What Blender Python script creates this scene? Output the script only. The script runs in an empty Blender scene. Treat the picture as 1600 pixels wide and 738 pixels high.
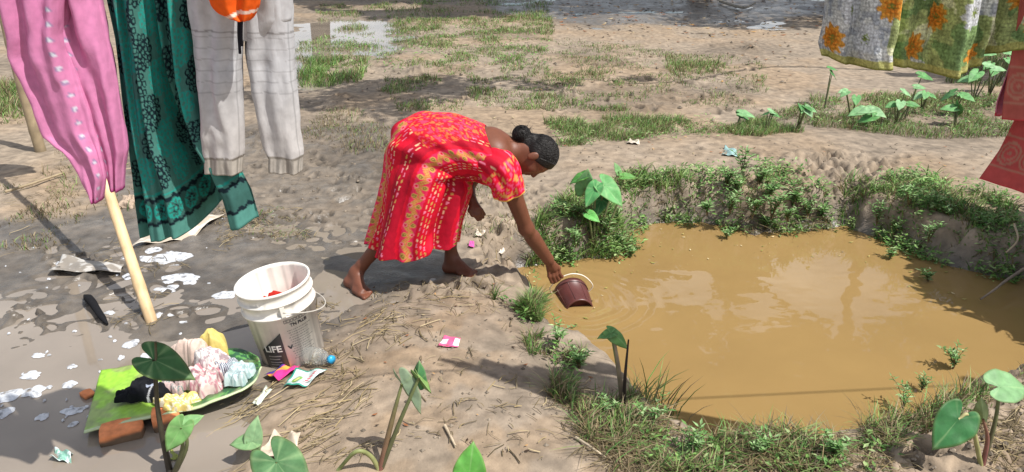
import bpy, math, random
import numpy as np
from mathutils import Vector, Matrix

random.seed(7); RNG = np.random.default_rng(7)
SC = bpy.context.scene
COL = SC.collection
pi = math.pi

# ------------------------------------------------------------------ camera, sky, sun, exposure
CAMH, PITCH, FPX = 1.75, math.radians(23.0), 1186.0
cd = bpy.data.cameras.new('camera'); cam = bpy.data.objects.new('camera', cd); COL.objects.link(cam)
cam.location = (0, 0, CAMH); cam.rotation_euler = (pi/2 - PITCH, 0, 0)
cd.sensor_width = 36; cd.lens = 36*FPX/1600; cd.clip_start = .05; cd.clip_end = 500
SC.camera = cam
SUN = Vector((.57, -.305, 1.0)).normalized()
W = bpy.data.worlds.new('World'); SC.world = W; W.use_nodes = True
wn = W.node_tree; bgn = wn.nodes['Background']
sky = wn.nodes.new('ShaderNodeTexSky'); sky.sky_type = 'NISHITA'; sky.sun_disc = False
sky.sun_elevation = math.asin(SUN.z); sky.sun_rotation = math.atan2(SUN.x, SUN.y)
sky.air_density = 1.0; sky.dust_density = 2.0
wtc = wn.nodes.new('ShaderNodeTexCoord'); wmp = wn.nodes.new('ShaderNodeMapping'); wmp.inputs['Scale'].default_value = (1, 1, 2.2); wnz = wn.nodes.new('ShaderNodeTexNoise')
wnz.inputs['Scale'].default_value = 2.4; wnz.inputs['Detail'].default_value = 7; wnz.inputs['Roughness'].default_value = .58
wmr = wn.nodes.new('ShaderNodeMapRange'); wmr.inputs['From Min'].default_value = .44; wmr.inputs['From Max'].default_value = .62; wmr.inputs['To Max'].default_value = .85
wmx = wn.nodes.new('ShaderNodeMix'); wmx.data_type = 'RGBA'; wmx.inputs[7].default_value = (10.0, 10.2, 10.6, 1)
wn.links.new(wtc.outputs['Generated'], wmp.inputs[0]); wn.links.new(wmp.outputs[0], wnz.inputs['Vector']); wn.links.new(wnz.outputs[0], wmr.inputs[0]); wn.links.new(wmr.outputs[0], wmx.inputs[0])
wn.links.new(sky.outputs[0], wmx.inputs[6]); wn.links.new(wmx.outputs[2], bgn.inputs[0]); bgn.inputs[1].default_value = .10
sl = bpy.data.lights.new('sun', 'SUN'); sl.energy = 5.0; sl.angle = math.radians(.5); sl.color = (1, .965, .915)
so = bpy.data.objects.new('sun', sl); COL.objects.link(so)
so.rotation_euler = SUN.to_track_quat('Z', 'Y').to_euler()
so.location = (4, -3, 8)
SC.view_settings.view_transform = 'Standard'; SC.view_settings.look = 'None'
SC.view_settings.exposure = .24; SC.view_settings.gamma = 1
SC.render.engine = 'CYCLES'; SC.cycles.use_denoising = True
SC.cycles.max_bounces = 6

# ------------------------------------------------------------------ pixel helpers (photo is 1600 x 738)
cp, sp = math.cos(PITCH), math.sin(PITCH)
def ray(u, v):
    t = -(v-369)/FPX
    return (u-800)/FPX, cp+sp*t, -sp+cp*t
def G(u, v, z=0.0):
    rx, ry, rz = ray(u, v); t = (z-CAMH)/rz
    return np.array([rx*t, ry*t, z])
def P(u, v, Y):
    rx, ry, rz = ray(u, v); t = Y/ry
    return np.array([rx*t, Y, CAMH+rz*t])
def polyG(pts, z=0.0): return np.array([G(u, v, z)[:2] for u, v in pts])

# ------------------------------------------------------------------ numpy noise
def _h(ix, iy, iz, seed):
    n = (ix.astype(np.int64)*374761393 + iy.astype(np.int64)*668265263 + iz.astype(np.int64)*2147483647 + seed*974634777) & 0xffffffff
    n = ((n ^ (n >> 13))*1274126177) & 0xffffffff
    n = ((n ^ (n >> 16))*2246822519) & 0xffffffff
    return ((n ^ (n >> 15)) & 0xffffff)/float(0xffffff)
def vn(x, y, seed=0):
    x = np.asarray(x, float); y = np.asarray(y, float)
    ix = np.floor(x); iy = np.floor(y); fx = x-ix; fy = y-iy
    fx = fx*fx*fx*(fx*(fx*6-15)+10); fy = fy*fy*fy*(fy*(fy*6-15)+10)
    z = np.zeros_like(ix)
    a = _h(ix, iy, z, seed); b = _h(ix+1, iy, z, seed); c = _h(ix, iy+1, z, seed); d = _h(ix+1, iy+1, z, seed)
    return (a*(1-fx)+b*fx)*(1-fy)+(c*(1-fx)+d*fx)*fy
def vn3(x, y, z, seed=0):
    ix = np.floor(x); iy = np.floor(y); iz = np.floor(z); fx = x-ix; fy = y-iy; fz = z-iz
    fx = fx*fx*(3-2*fx); fy = fy*fy*(3-2*fy); fz = fz*fz*(3-2*fz); r = 0
    for dx in (0, 1):
        for dy in (0, 1):
            for dz in (0, 1):
                r = r+_h(ix+dx, iy+dy, iz+dz, seed)*(fx if dx else 1-fx)*(fy if dy else 1-fy)*(fz if dz else 1-fz)
    return r
def fbm(x, y, o=4, seed=0):
    r = 0; a = .5; s = 0
    for i in range(o):
        ca, sa = math.cos(.6*i), math.sin(.6*i)
        r = r+a*vn((x*ca-y*sa)*2**i+17.3*i, (x*sa+y*ca)*2**i-9.1*i, seed+i); s += a; a *= .5
    return r/s
def sst(a, b, x):
    t = np.clip((x-a)/(b-a), 0, 1); return t*t*(3-2*t)
def psdf(x, y, poly):
    x = np.asarray(x, float); y = np.asarray(y, float)
    d = np.full(x.shape, 1e9); ins = np.zeros(x.shape, bool); n = len(poly)
    for i in range(n):
        ax, ay = poly[i]; bx, by = poly[(i+1) % n]; ex, ey = bx-ax, by-ay
        t = np.clip(((x-ax)*ex+(y-ay)*ey)/(ex*ex+ey*ey+1e-12), 0, 1)
        d = np.minimum(d, (x-ax-ex*t)**2+(y-ay-ey*t)**2)
        c = ((ay > y) != (by > y)) & (x < (bx-ax)*(y-ay)/(by-ay+1e-12)+ax)
        ins ^= c
    d = np.sqrt(d); return np.where(ins, -d, d)

# ------------------------------------------------------------------ mesh helpers
WLOC = {}
def lin(h):
    c = [int(h[i:i+2], 16)/255 for i in (1, 3, 5)]
    return np.array([x/12.92 if x <= .04045 else ((x+.055)/1.055)**2.4 for x in c])
def gridF(nu, nv, cu=False, cv=False):
    i = np.arange(nu if cu else nu-1); j = np.arange(nv if cv else nv-1)
    I, J = np.meshgrid(i, j, indexing='ij'); I = I.ravel(); J = J.ravel(); I2 = (I+1) % nu; J2 = (J+1) % nv
    return np.stack([I*nv+J, I2*nv+J, I2*nv+J2, I*nv+J2], 1)
def tri(F): F = np.asarray(F); return np.concatenate([F, -np.ones((len(F), 1), int)], 1)
def join(parts):
    V = []; F = []; C = []; o = 0
    for p in parts:
        v, f = p[0], np.array(p[1]); V.append(v); f = np.where(f >= 0, f+o, -1); F.append(f); o += len(v)
        if len(p) > 2: C.append(np.broadcast_to(p[2], (len(v), 3)))
    return (np.concatenate(V), np.concatenate(F)) + ((np.concatenate(C),) if C else ())
def make_mesh(name, V, F, col=None, smooth=True, attrs=None):
    V = np.asarray(V, np.float32); F = np.asarray(F, np.int64)
    me = bpy.data.meshes.new(name)
    tot = np.where(F[:, 3] < 0, 3, 4); loops = F.ravel(); loops = loops[loops >= 0]
    me.vertices.add(len(V)); me.vertices.foreach_set('co', V.ravel())
    me.loops.add(len(loops)); me.loops.foreach_set('vertex_index', loops.astype(np.int32))
    me.polygons.add(len(F)); st = np.concatenate([[0], np.cumsum(tot)[:-1]])
    me.polygons.foreach_set('loop_start', st.astype(np.int32))
    me.polygons.foreach_set('use_smooth', np.full(len(F), smooth))
    me.update(calc_edges=True); me.validate()
    if col is not None:
        c = np.ones((len(V), 4), np.float32); c[:, :3] = col
        a = me.attributes.new('Col', 'FLOAT_COLOR', 'POINT'); a.data.foreach_set('color', c.ravel())
    for k, val in (attrs or {}).items():
        a = me.attributes.new(k, 'FLOAT', 'POINT'); a.data.foreach_set('value', np.asarray(val, np.float32).ravel())
    return me
def obj(name, V, F, mat, parent=None, col=None, smooth=True, origin=None, attrs=None):
    V = np.asarray(V, float)
    org = WLOC[parent.name] if parent is not None else (np.asarray(origin, float) if origin is not None else np.array([V[:, 0].mean(), V[:, 1].mean(), V[:, 2].min()]))
    me = make_mesh(name, V-org, F, col, smooth, attrs)
    o = bpy.data.objects.new(name, me); COL.objects.link(o)
    if mat: me.materials.append(mat)
    if parent is not None: o.parent = parent
    else: o.location = org
    WLOC[o.name] = org
    return o
def tag(o, label, cat, group=None):
    o['label'] = label; o['category'] = cat
    if group: o['group'] = group
    return o
def struct(o, kind='structure'): o['kind'] = kind; return o
def thing(name, label, cat, loc, group=None):
    o = bpy.data.objects.new(name, None); COL.objects.link(o); o.location = loc; o.empty_display_size = .1
    WLOC[o.name] = np.asarray(loc, float); return tag(o, label, cat, group)
def unit(v): v = np.asarray(v, float); return v/(np.linalg.norm(v)+1e-12)
def tube(pts, rad, seg=8, closed_ends=True):
    pts = np.asarray(pts, float); n = len(pts); rad = np.broadcast_to(rad, (n,))
    T = np.gradient(pts, axis=0); T /= np.linalg.norm(T, axis=1)[:, None]+1e-12
    a = np.array([0, 0, 1.]) if abs(T[0, 2]) < .9 else np.array([1., 0, 0])
    N = unit(np.cross(T[0], a)); V = []; th = np.linspace(0, 2*pi, seg, endpoint=False)
    for i in range(n):
        N = unit(N-T[i]*np.dot(N, T[i])); B = np.cross(T[i], N)
        V.append(pts[i]+rad[i]*(np.cos(th)[:, None]*N+np.sin(th)[:, None]*B))
    V = np.concatenate(V); F = gridF(n, seg, False, True)
    if closed_ends:
        V = np.concatenate([V, pts[:1], pts[-1:]]); k = np.arange(seg); k2 = (k+1) % seg
        F = np.concatenate([F, tri(np.stack([np.full(seg, n*seg), k2, k], 1)), tri(np.stack([np.full(seg, n*seg+1), (n-1)*seg+k, (n-1)*seg+k2], 1))])
    return V, F
def spline(pts, n):
    pts = np.asarray(pts, float); k = len(pts)
    if k == 2: t = np.linspace(0, 1, n)[:, None]; return pts[0]*(1-t)+pts[1]*t
    Q = np.concatenate([[2*pts[0]-pts[1]], pts, [2*pts[-1]-pts[-2]]]); out = []
    for s in np.linspace(0, k-1-1e-9, n):
        i = int(s); t = s-i; a, b, c, d = Q[i:i+4]
        out.append(.5*((2*b)+(-a+c)*t+(2*a-5*b+4*c-d)*t*t+(-a+3*b-3*c+d)*t**3))
    return np.array(out)
def boxm(c, s, R=None):
    V = np.array([[x, y, z] for x in (-.5, .5) for y in (-.5, .5) for z in (-.5, .5)])*np.asarray(s)
    if R is not None: V = V@np.asarray(R).T
    return V+np.asarray(c), np.array([[0, 1, 3, 2], [4, 6, 7, 5], [0, 4, 5, 1], [2, 3, 7, 6], [0, 2, 6, 4], [1, 5, 7, 3]])
def lathe(prof, seg=40):
    prof = np.asarray(prof, float); th = np.linspace(0, 2*pi, seg, endpoint=False); n = len(prof)
    V = np.stack([prof[:, 0][:, None]*np.cos(th), prof[:, 0][:, None]*np.sin(th), np.repeat(prof[:, 1][:, None], seg, 1)], -1).reshape(-1, 3)
    return V, gridF(n, seg, False, True)
def solidify(o, t):
    m = o.modifiers.new('thickness', 'SOLIDIFY'); m.thickness = t; m.offset = 0; return o

# ------------------------------------------------------------------ materials
def nodes(name):
    m = bpy.data.materials.new(name); m.use_nodes = True; nt = m.node_tree
    return m, nt, nt.nodes['Principled BSDF']
def bump(nt, b, scale, strength, detail=4, dist=.01, coord='Object', stretch=None):
    tc = nt.nodes.new('ShaderNodeTexCoord'); nz = nt.nodes.new('ShaderNodeTexNoise'); bp = nt.nodes.new('ShaderNodeBump')
    nz.inputs['Scale'].default_value = scale; nz.inputs['Detail'].default_value = detail
    src = tc.outputs[coord]
    if stretch:
        mp = nt.nodes.new('ShaderNodeMapping'); mp.inputs['Scale'].default_value = stretch; nt.links.new(src, mp.inputs[0]); src = mp.outputs[0]
    nt.links.new(src, nz.inputs['Vector']); bp.inputs['Strength'].default_value = strength; bp.inputs['Distance'].default_value = dist
    nt.links.new(nz.outputs[0], bp.inputs['Height']); nt.links.new(bp.outputs[0], b.inputs['Normal']); return nz
def varied(nt, b, src, scale, lo, hi, detail=5):
    """base colour = src * noise in [lo, hi]"""
    tc = nt.nodes.new('ShaderNodeTexCoord'); nz = nt.nodes.new('ShaderNodeTexNoise'); nz.inputs['Scale'].default_value = scale; nz.inputs['Detail'].default_value = detail
    nt.links.new(tc.outputs['Object'], nz.inputs['Vector'])
    mr = nt.nodes.new('ShaderNodeMapRange'); mr.inputs['From Min'].default_value = .3; mr.inputs['From Max'].default_value = .7
    mr.inputs['To Min'].default_value = lo; mr.inputs['To Max'].default_value = hi; nt.links.new(nz.outputs[0], mr.inputs[0])
    mx = nt.nodes.new('ShaderNodeMix'); mx.data_type = 'RGBA'; mx.blend_type = 'MULTIPLY'; mx.inputs[0].default_value = 1
    nt.links.new(src, mx.inputs[6]); nt.links.new(mr.outputs[0], mx.inputs[7]); nt.links.new(mx.outputs[2], b.inputs['Base Color'])
    return mx.outputs[2]
def M(name, color=None, rough=.8, spec=.3, nscale=30, lo=.8, hi=1.15, bscale=None, bstr=.3, bdist=.005, transl=0, stretch=None, metal=0, sheen=0):
    m, nt, b = nodes(name)
    b.inputs['Roughness'].default_value = rough; b.inputs['Specular IOR Level'].default_value = spec; b.inputs['Metallic'].default_value = metal
    if sheen: b.inputs['Sheen Weight'].default_value = sheen
    if color is None:
        s = nt.nodes.new('ShaderNodeAttribute'); s.attribute_name = 'Col'; src = s.outputs['Color']
    else:
        s = nt.nodes.new('ShaderNodeRGB'); s.outputs[0].default_value = (*color, 1); src = s.outputs[0]
    out = varied(nt, b, src, nscale, lo, hi)
    if bscale: bump(nt, b, bscale, bstr, dist=bdist, stretch=stretch)
    if transl:
        tr = nt.nodes.new('ShaderNodeBsdfTranslucent'); mxs = nt.nodes.new('ShaderNodeMixShader'); mxs.inputs[0].default_value = transl
        nt.links.new(out, tr.inputs[0]); nt.links.new(b.outputs[0], mxs.inputs[1]); nt.links.new(tr.outputs[0], mxs.inputs[2])
        nt.links.new(mxs.outputs[0], nt.nodes['Material Output'].inputs[0])
    return m
def ground_material():
    m, nt, b = nodes('mud')
    s = nt.nodes.new('ShaderNodeAttribute'); s.attribute_name = 'Col'
    w = nt.nodes.new('ShaderNodeAttribute'); w.attribute_name = 'wet'
    tc = nt.nodes.new('ShaderNodeTexCoord')
    varied(nt, b, s.outputs['Color'], 14, .66, 1.26, 10)
    n2 = nt.nodes.new('ShaderNodeTexNoise'); n2.inputs['Scale'].default_value = 9; n2.inputs['Detail'].default_value = 5
    nt.links.new(tc.outputs['Object'], n2.inputs['Vector'])
    ad = nt.nodes.new('ShaderNodeMath'); ad.operation = 'MULTIPLY_ADD'; ad.inputs[1].default_value = .5; ad.inputs[2].default_value = -.25
    nt.links.new(n2.outputs[0], ad.inputs[0])
    a2 = nt.nodes.new('ShaderNodeMath'); a2.operation = 'ADD'; nt.links.new(ad.outputs[0], a2.inputs[0]); nt.links.new(w.outputs['Fac'], a2.inputs[1])
    mr = nt.nodes.new('ShaderNodeMapRange'); mr.inputs['To Min'].default_value = .95; mr.inputs['To Max'].default_value = .24
    nt.links.new(a2.outputs[0], mr.inputs[0]); nt.links.new(mr.outputs[0], b.inputs['Roughness'])
    b.inputs['Specular IOR Level'].default_value = .4
    bump(nt, b, 75, .36, 10, .010); return m
def water_material(name, color, rough, bscale, bstr, lo=.9, hi=1.08, stretch=None):
    m, nt, b = nodes(name)
    s = nt.nodes.new('ShaderNodeRGB'); s.outputs[0].default_value = (*color, 1); varied(nt, b, s.outputs[0], 1.6, lo, hi, 4)
    b.inputs['Roughness'].default_value = rough; b.inputs['IOR'].default_value = 1.33; b.inputs['Specular IOR Level'].default_value = 1.0
    bump(nt, b, bscale, bstr, 3, .01, stretch=stretch); return m

MUD = ground_material()
MUD_DRY = M('dry_mud_lumps', None, .95, .2, 40, .75, 1.2, 90, .4, .004)
CLOTH = M('woven_cloth', None, .85, .2, 60, .88, 1.08, 350, .25, .001, transl=.18)
CLOTHH = M('hung_cloth', None, .85, .2, 50, .88, 1.08, 26, .55, .010, transl=.18, stretch=(1, 1, .3))
DRESSM = M('dress_cotton', None, .75, .25, 40, .88, 1.08, 30, .45, .008, stretch=(1, 1, .4))
LACE = M('open_weave_cloth', None, .8, .2, 150, .6, 1.3, 160, .7, .004, transl=.2)
GRASSM = M('grass_blades', None, .55, .35, 8, .75, 1.2, transl=.3)
LEAFM = M('broad_leaf', None, .55, .32, 25, .75, 1.15, 60, .3, .003, transl=.25)
STEM = M('stalk', None, .55, .4, 30, .8, 1.15)
STRAW = M('dry_straw', None, .8, .2, 20, .75, 1.2)
SKIN = M('skin', lin('#7a4a36')*.8, .5, .38, 18, .86, 1.1, 180, .1, .002)
HAIR = M('black_hair', (.008, .006, .005), .42, .3, 50, .6, 1.4, 60, .8, .006, stretch=(1, 1, 6))
PLASTIC = M('plastic', None, .38, .45, 14, .86, 1.06, 30, .05, .002)
BAMBOO = M('bamboo', None, .5, .4, 12, .82, 1.1, 40, .25, .002, stretch=(6, 6, 1))
BARK = M('bark', (.09, .07, .05), .9, .2, 6, .6, 1.3, 14, .8, .03)
CROWN = M('tree_leaves', None, .5, .35, 5, .7, 1.25, transl=.25)
BRICK = M('wet_brick', None, .75, .3, 20, .7, 1.2, 50, .5, .004)
FOAM = M('soap_foam_bubbles', (.58, .60, .63), .5, .4, 40, .75, 1.1, 120, .6, .003)
_nt = FOAM.node_tree; _tc = _nt.nodes.new('ShaderNodeTexCoord'); _n = _nt.nodes.new('ShaderNodeTexNoise'); _n.inputs['Scale'].default_value = 26; _n.inputs['Detail'].default_value = 6; _r = _nt.nodes.new('ShaderNodeMapRange'); _r.inputs['From Min'].default_value = .30; _r.inputs['From Max'].default_value = .48; _r.inputs['To Min'].default_value = .1
_nt.links.new(_tc.outputs['Object'], _n.inputs['Vector']); _nt.links.new(_n.outputs[0], _r.inputs[0]); _nt.links.new(_r.outputs[0], _nt.nodes['Principled BSDF'].inputs['Alpha'])
ROPE = M('rope_fibre', (.3, .26, .2), .9, .2)
PAPER = M('printed_wrapper', None, .35, .5, 20, .92, 1.05, 25, .3, .004)
POND = water_material('muddy_pond_water', lin('#a68857')*.73, .015, 10, .010, .93, 1.06)
PUDDLE = water_material('grey_puddle_water', lin('#9d9183')*.74, .03, 9, .015, .8, 1.12)
def glass_mat():
    m, nt, b = nodes('clear_plastic'); b.inputs['Transmission Weight'].default_value = .85; b.inputs['Roughness'].default_value = .15
    b.inputs['IOR'].default_value = 1.3; b.inputs['Base Color'].default_value = (.93, .94, .9, 1); bump(nt, b, 60, .3); return m
CLEAR = glass_mat()

# ------------------------------------------------------------------ terrain
WL = -.20                       # pond level
PUD = -.019                     # level of the grey washing puddles
pond_px = [(786, 437), (806, 424), (850, 412), (905, 408), (960, 402), (986, 388), (980, 366), (1005, 353), (1060, 350), (1110, 350), (1180, 366), (1250, 364), (1318, 352),
           (1372, 372), (1440, 402), (1520, 428), (1600, 440), (1650, 470), (1650, 530), (1600, 572), (1540, 598), (1480, 618), (1420, 645), (1370, 668), (1290, 684), (1200, 696), (1120, 686), (1050, 668),
           (1015, 625), (975, 585), (930, 560), (890, 545), (868, 512), (852, 485), (842, 462), (812, 447)]
POND_POLY = polyG(pond_px, WL)
WET_POLY = polyG([(-200, 800), (300, 800), (350, 690), (390, 640), (420, 590), (500, 515), (545, 475), (600, 445), (690, 425), (690, 385), (590, 372), (480, 372), (400, 352), (300, 345), (200, 335), (100, 345), (-60, 340), (-300, 360), (-700, 600)], 0)
MID_POLY = polyG([(330, 200), (620, 190), (620, 380), (480, 390), (330, 350), (150, 345), (120, 250)], 0)
PATH_POLY = polyG([(430, 800), (520, 650), (500, 560), (560, 480), (660, 445), (770, 432), (800, 455), (835, 520), (870, 590), (930, 660), (1010, 740), (1040, 820)], 0)
FAR_POLY = polyG([(770, 420), (850, 330), (880, 235), (1100, 215), (1300, 205), (1700, 250), (1700, 440), (1500, 400), (1320, 335), (1200, 345), (1000, 335), (900, 400)], 0)
CLOD_POLY = [polyG(p, .05) for p in ([(1240, 236), (1330, 232), (1400, 245), (1390, 285), (1330, 320), (1230, 300), (1200, 262)], [(985, 262), (1060, 268), (1150, 262), (1200, 285), (1010, 300)],
             [(620, 455), (690, 430), (790, 430), (800, 460), (700, 465)], [(750, 340), (860, 330), (850, 410), (780, 425), (740, 390)], [(1380, 640), (1600, 600), (1600, 738), (1340, 738)])]
FARPUD_POLY = polyG([(455, 30), (600, 25), (640, 60), (600, 95), (540, 70), (500, 90), (470, 130), (430, 130), (430, 40)], 0)
SHADEWET_POLY = polyG([(740, -10), (1290, -10), (1290, 22), (1180, 38), (1060, 40), (900, 38), (780, 22)], 0)
CLODS = [(G(652, 112)[:2], .16, .10), (G(892, 152)[:2], .2, .10), (G(1175, 78)[:2], .2, .09), (G(560, 108)[:2], .2, .08)]
def H(x, y, full=False):
    x = np.asarray(x, float); y = np.asarray(y, float)
    n1 = fbm(x*1.3, y*1.3, 4, 1)-.5; n2 = fbm(x*7, y*7, 3, 21)-.5; n3 = fbm(x*26, y*26, 3, 41)-.5
    sw = psdf(x, y, WET_POLY); spth = psdf(x, y, PATH_POLY); sf = psdf(x, y, FAR_POLY); spd = psdf(x, y, POND_POLY); sm = psdf(x, y, MID_POLY)
    wetz = sst(.22, -.12, sw+.3*n1+.15*n2); path = sst(.12, -.3, spth+.12*n2); far = sst(.2, -.25, sf+.15*n2); mid = sst(.3, -.2, sm)
    far_scale = sst(7, 12, y)
    h = .05*n1+.022*n2+.007*n3 + far_scale*.05*n1
    h = h*(1-.7*path)*(1-.5*far)+path*.055+far*.035-wetz*.030
    h = h*(1-.45*wetz)+wetz*(.010*sst(3.2, 4.0, y)-.014*sst(3.2, 2.7, y)+.020*(fbm(x*3.1, y*4.2, 3, 151)-.5))
    h = h+mid*(.02*n2-.006)
    clod = 0*x
    for i_, c in enumerate(CLOD_POLY): clod = np.maximum(clod, (.4 if i_ == len(CLOD_POLY)-1 else 1)*sst(.1, -.1, psdf(x, y, c)+.25*n2))
    rid = 1-np.abs(2*fbm(x*11, y*11, 3, 61)-1)
    rid2 = np.clip(fbm(x*17, y*17, 2, 71)-.5, -.3, .3)
    h = h+clod*(.075*(rid-.8)+.14*rid2)
    for (c, r, a) in CLODS:
        d = np.hypot(x-c[0], (y-c[1])*.8); h = h+a*sst(r, r*.2, d+.1*n2)*(.8+1.2*n3)
    sfp = psdf(x, y, FARPUD_POLY); h = h-.075*sst(.5, -.4, sfp+.8*n1)
    # pond
    e = spd+.10*n2+.05*n1+.02*n3
    bw = .16+.10*sst(3.0, 2.2, y)+.1*n1
    t = sst(0, 1, np.clip(e/bw, 0, 1))
    h = np.where(e > 0, WL-.004+(h-WL+.004)*t, WL-.004+np.maximum(-.25, e*.9))
    if not full: return h
    return h, wetz, path, far, mid, clod, e, n1, n2, n3, psdf(x, y, SHADEWET_POLY), sfp
def Hs(x, y): return float(H(np.array([x]), np.array([y]))[0])
def Gh(u, v, dz=0.0):
    z = 0.0
    for _ in range(5): p = G(u, v, z+dz); z = .5*z+.5*max(Hs(p[0], p[1]), -.2)
    return G(u, v, z+dz)
def axis(core0, core1, step, far0, far1, g):
    a = list(np.arange(core0, core1, step)); s = step
    while a[-1] < far1: s *= g; a.append(a[-1]+s)
    b = []; x = core0; s = step
    while x > far0: s *= g; x -= s; b.append(x)
    return np.array(b[::-1]+a)
xs = axis(-3.1, 3.1, .0125, -70, 70, 1.045)
ys = [.6]
while ys[-1] < 120: ys.append(ys[-1]+max(.0115, .0115*(ys[-1]/3.6)**1.75) if ys[-1] < 22 else ys[-1]*1.08)
ys = np.concatenate([[-30, -12, -5, -2, -.6, 0, .3, .48], np.array(ys)])
X, Y = np.meshgrid(xs, ys, indexing='ij')
h, wetz, path, far, mid, clod, e, n1, n2, n3, ssw, sfp = H(X, Y, True)
foot = np.zeros_like(h)
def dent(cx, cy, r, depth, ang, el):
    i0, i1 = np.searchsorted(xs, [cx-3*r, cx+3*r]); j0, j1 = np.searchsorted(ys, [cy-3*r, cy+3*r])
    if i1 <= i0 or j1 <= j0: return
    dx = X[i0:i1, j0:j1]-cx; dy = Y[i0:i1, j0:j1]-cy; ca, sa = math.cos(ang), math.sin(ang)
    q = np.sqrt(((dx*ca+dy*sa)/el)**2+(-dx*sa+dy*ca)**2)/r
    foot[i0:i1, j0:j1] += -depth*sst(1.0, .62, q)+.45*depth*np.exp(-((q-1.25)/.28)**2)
def scatter_px(poly_px, n, z=0):
    pl = polyG(poly_px, z); lo = pl.min(0); hi = pl.max(0); out = np.zeros((0, 2))
    while len(out) < n:
        q = RNG.uniform(lo, hi, (max(64, n*3), 2)); q = q[psdf(q[:, 0], q[:, 1], pl) < 0]; out = np.concatenate([out, q])
    return out[:n]
for poly, n, r0, dp in (([(330, 205), (610, 200), (600, 380), (470, 390), (320, 350), (240, 340)], 220, .032, .026), ([(0, 380), (230, 370), (330, 480), (150, 560), (0, 560)], 80, .04, .018), ([(730, 300), (860, 290), (850, 400), (740, 420)], 70, .03, .026),
                     ([(480, 100), (1180, 80), (1180, 170), (480, 190)], 120, .05, .035), ([(980, 160), (1190, 130), (1180, 180), (980, 200)], 25, .05, .03), ([(990, 240), (1450, 235), (1450, 290), (1000, 280)], 45, .03, .022), ([(1380, 660), (1600, 610), (1600, 738), (1350, 738)], 60, .03, .02), ([(450, 600), (700, 560), (900, 700), (450, 738)], 22, .025, .007)):
    for q in scatter_px(poly, n): dent(q[0], q[1], r0*random.uniform(.5, 1.3), dp*random.uniform(.4, 1.2), random.uniform(0, pi), random.uniform(1, 2.2))
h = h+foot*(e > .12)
wet = np.clip(wetz*.95+mid*.62+.75*sst(.3, -.2, ssw+.6*n1)+.5*sst(.6, -.2, sfp+.6*n1)+.8*sst(.16, .0, e)+np.clip(-foot*14, 0, .35), 0, 1)
wet = np.clip(wet+.5*(n2+n1*.8)*(wet > .05), 0, 1)
dry = lin('#998a78'); wetc = lin('#6c645a'); warm = lin('#927b60')
c = dry[None, None]*(1+.5*n1+.35*n2+.3*n3)[..., None]
wm = np.clip(sst(-.15, .25, n1)*.6+.5*path*sst(0, .2, n2), 0, 1)[..., None]; c = c*(1-wm)+warm*wm*(1+.3*n3)[..., None]
w3 = sst(0.05, .9, wet)[..., None]; c = c*(1-w3)+(wetc*(1+.6*n2+.5*n1)[..., None])*w3
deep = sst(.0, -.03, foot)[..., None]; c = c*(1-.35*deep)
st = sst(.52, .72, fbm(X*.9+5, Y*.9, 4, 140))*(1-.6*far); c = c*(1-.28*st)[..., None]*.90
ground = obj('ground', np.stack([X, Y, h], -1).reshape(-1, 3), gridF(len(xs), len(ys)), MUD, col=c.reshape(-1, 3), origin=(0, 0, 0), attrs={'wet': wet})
struct(ground)

def water_sheet(name, poly, z, mat, n=1, ripple=None):
    lo = poly.min(0); hi = poly.max(0)
    V = []; pts = [tuple(p) for p in poly]
    me = bpy.data.meshes.new(name); me.from_pydata([(p[0], p[1], 0) for p in pts], [], [list(range(len(pts)))]); me.update()
    o = bpy.data.objects.new(name, me); COL.objects.link(o); o.location = (0, 0, z); me.materials.append(mat); WLOC[name] = np.array([0, 0, z])
    return struct(o)
# pond as a fine grid with real ripples round the dipped pail
PAIL = G(903, 470, WL)
px_ = np.arange(-.4, 3.6, .014); py_ = np.arange(2.0, 5.3, .014); PX, PY = np.meshgrid(px_, py_, indexing='ij')
dp = np.hypot(PX-PAIL[0], PY-PAIL[1])+.03*(fbm(PX*5, PY*5, 2, 5)-.5)
dp = dp+.05*(fbm(PX*7+3, PY*7, 3, 25)-.5)
rp = .0016*np.sin(dp*2*pi/(.06+.05*dp))*(.4+1.2*fbm(PX*4, PY*4, 2, 26))*np.exp(-((dp-.22)/.25)**2)+.0035*(fbm(PX*3.5, PY*5, 3, 15)-.5)*np.exp(-dp/1.0)+.0010*(fbm(PX*9, PY*14, 2, 16)-.5)
keep = psdf(PX, PY, POND_POLY) < .30
V = np.stack([PX, PY, rp+WL], -1).reshape(-1, 3); F = gridF(len(px_), len(py_)); F = F[keep.ravel()[F].all(1)]
used = np.unique(F); rm = -np.ones(len(V), int); rm[used] = np.arange(len(used))
pond = obj('pond_water', V[used], rm[F], POND, origin=(0, 0, WL)); struct(pond)
wp = WET_POLY.copy(); water_sheet('puddle_water', polyG([(-900, 900), (330, 900), (420, 640), (520, 540), (610, 470), (715, 440), (720, 372), (560, 352), (380, 330), (0, 320), (-700, 340)], 0), PUD, PUDDLE)
water_sheet('far_puddle_water', polyG([(380, 15), (650, 10), (680, 70), (600, 120), (470, 150), (380, 150)], 0), -.050, PUDDLE)
water_sheet('shade_puddle_water', polyG([(700, -30), (1330, -30), (1330, 40), (1060, 52), (760, 40)], 0), -.022, PUDDLE)

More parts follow.
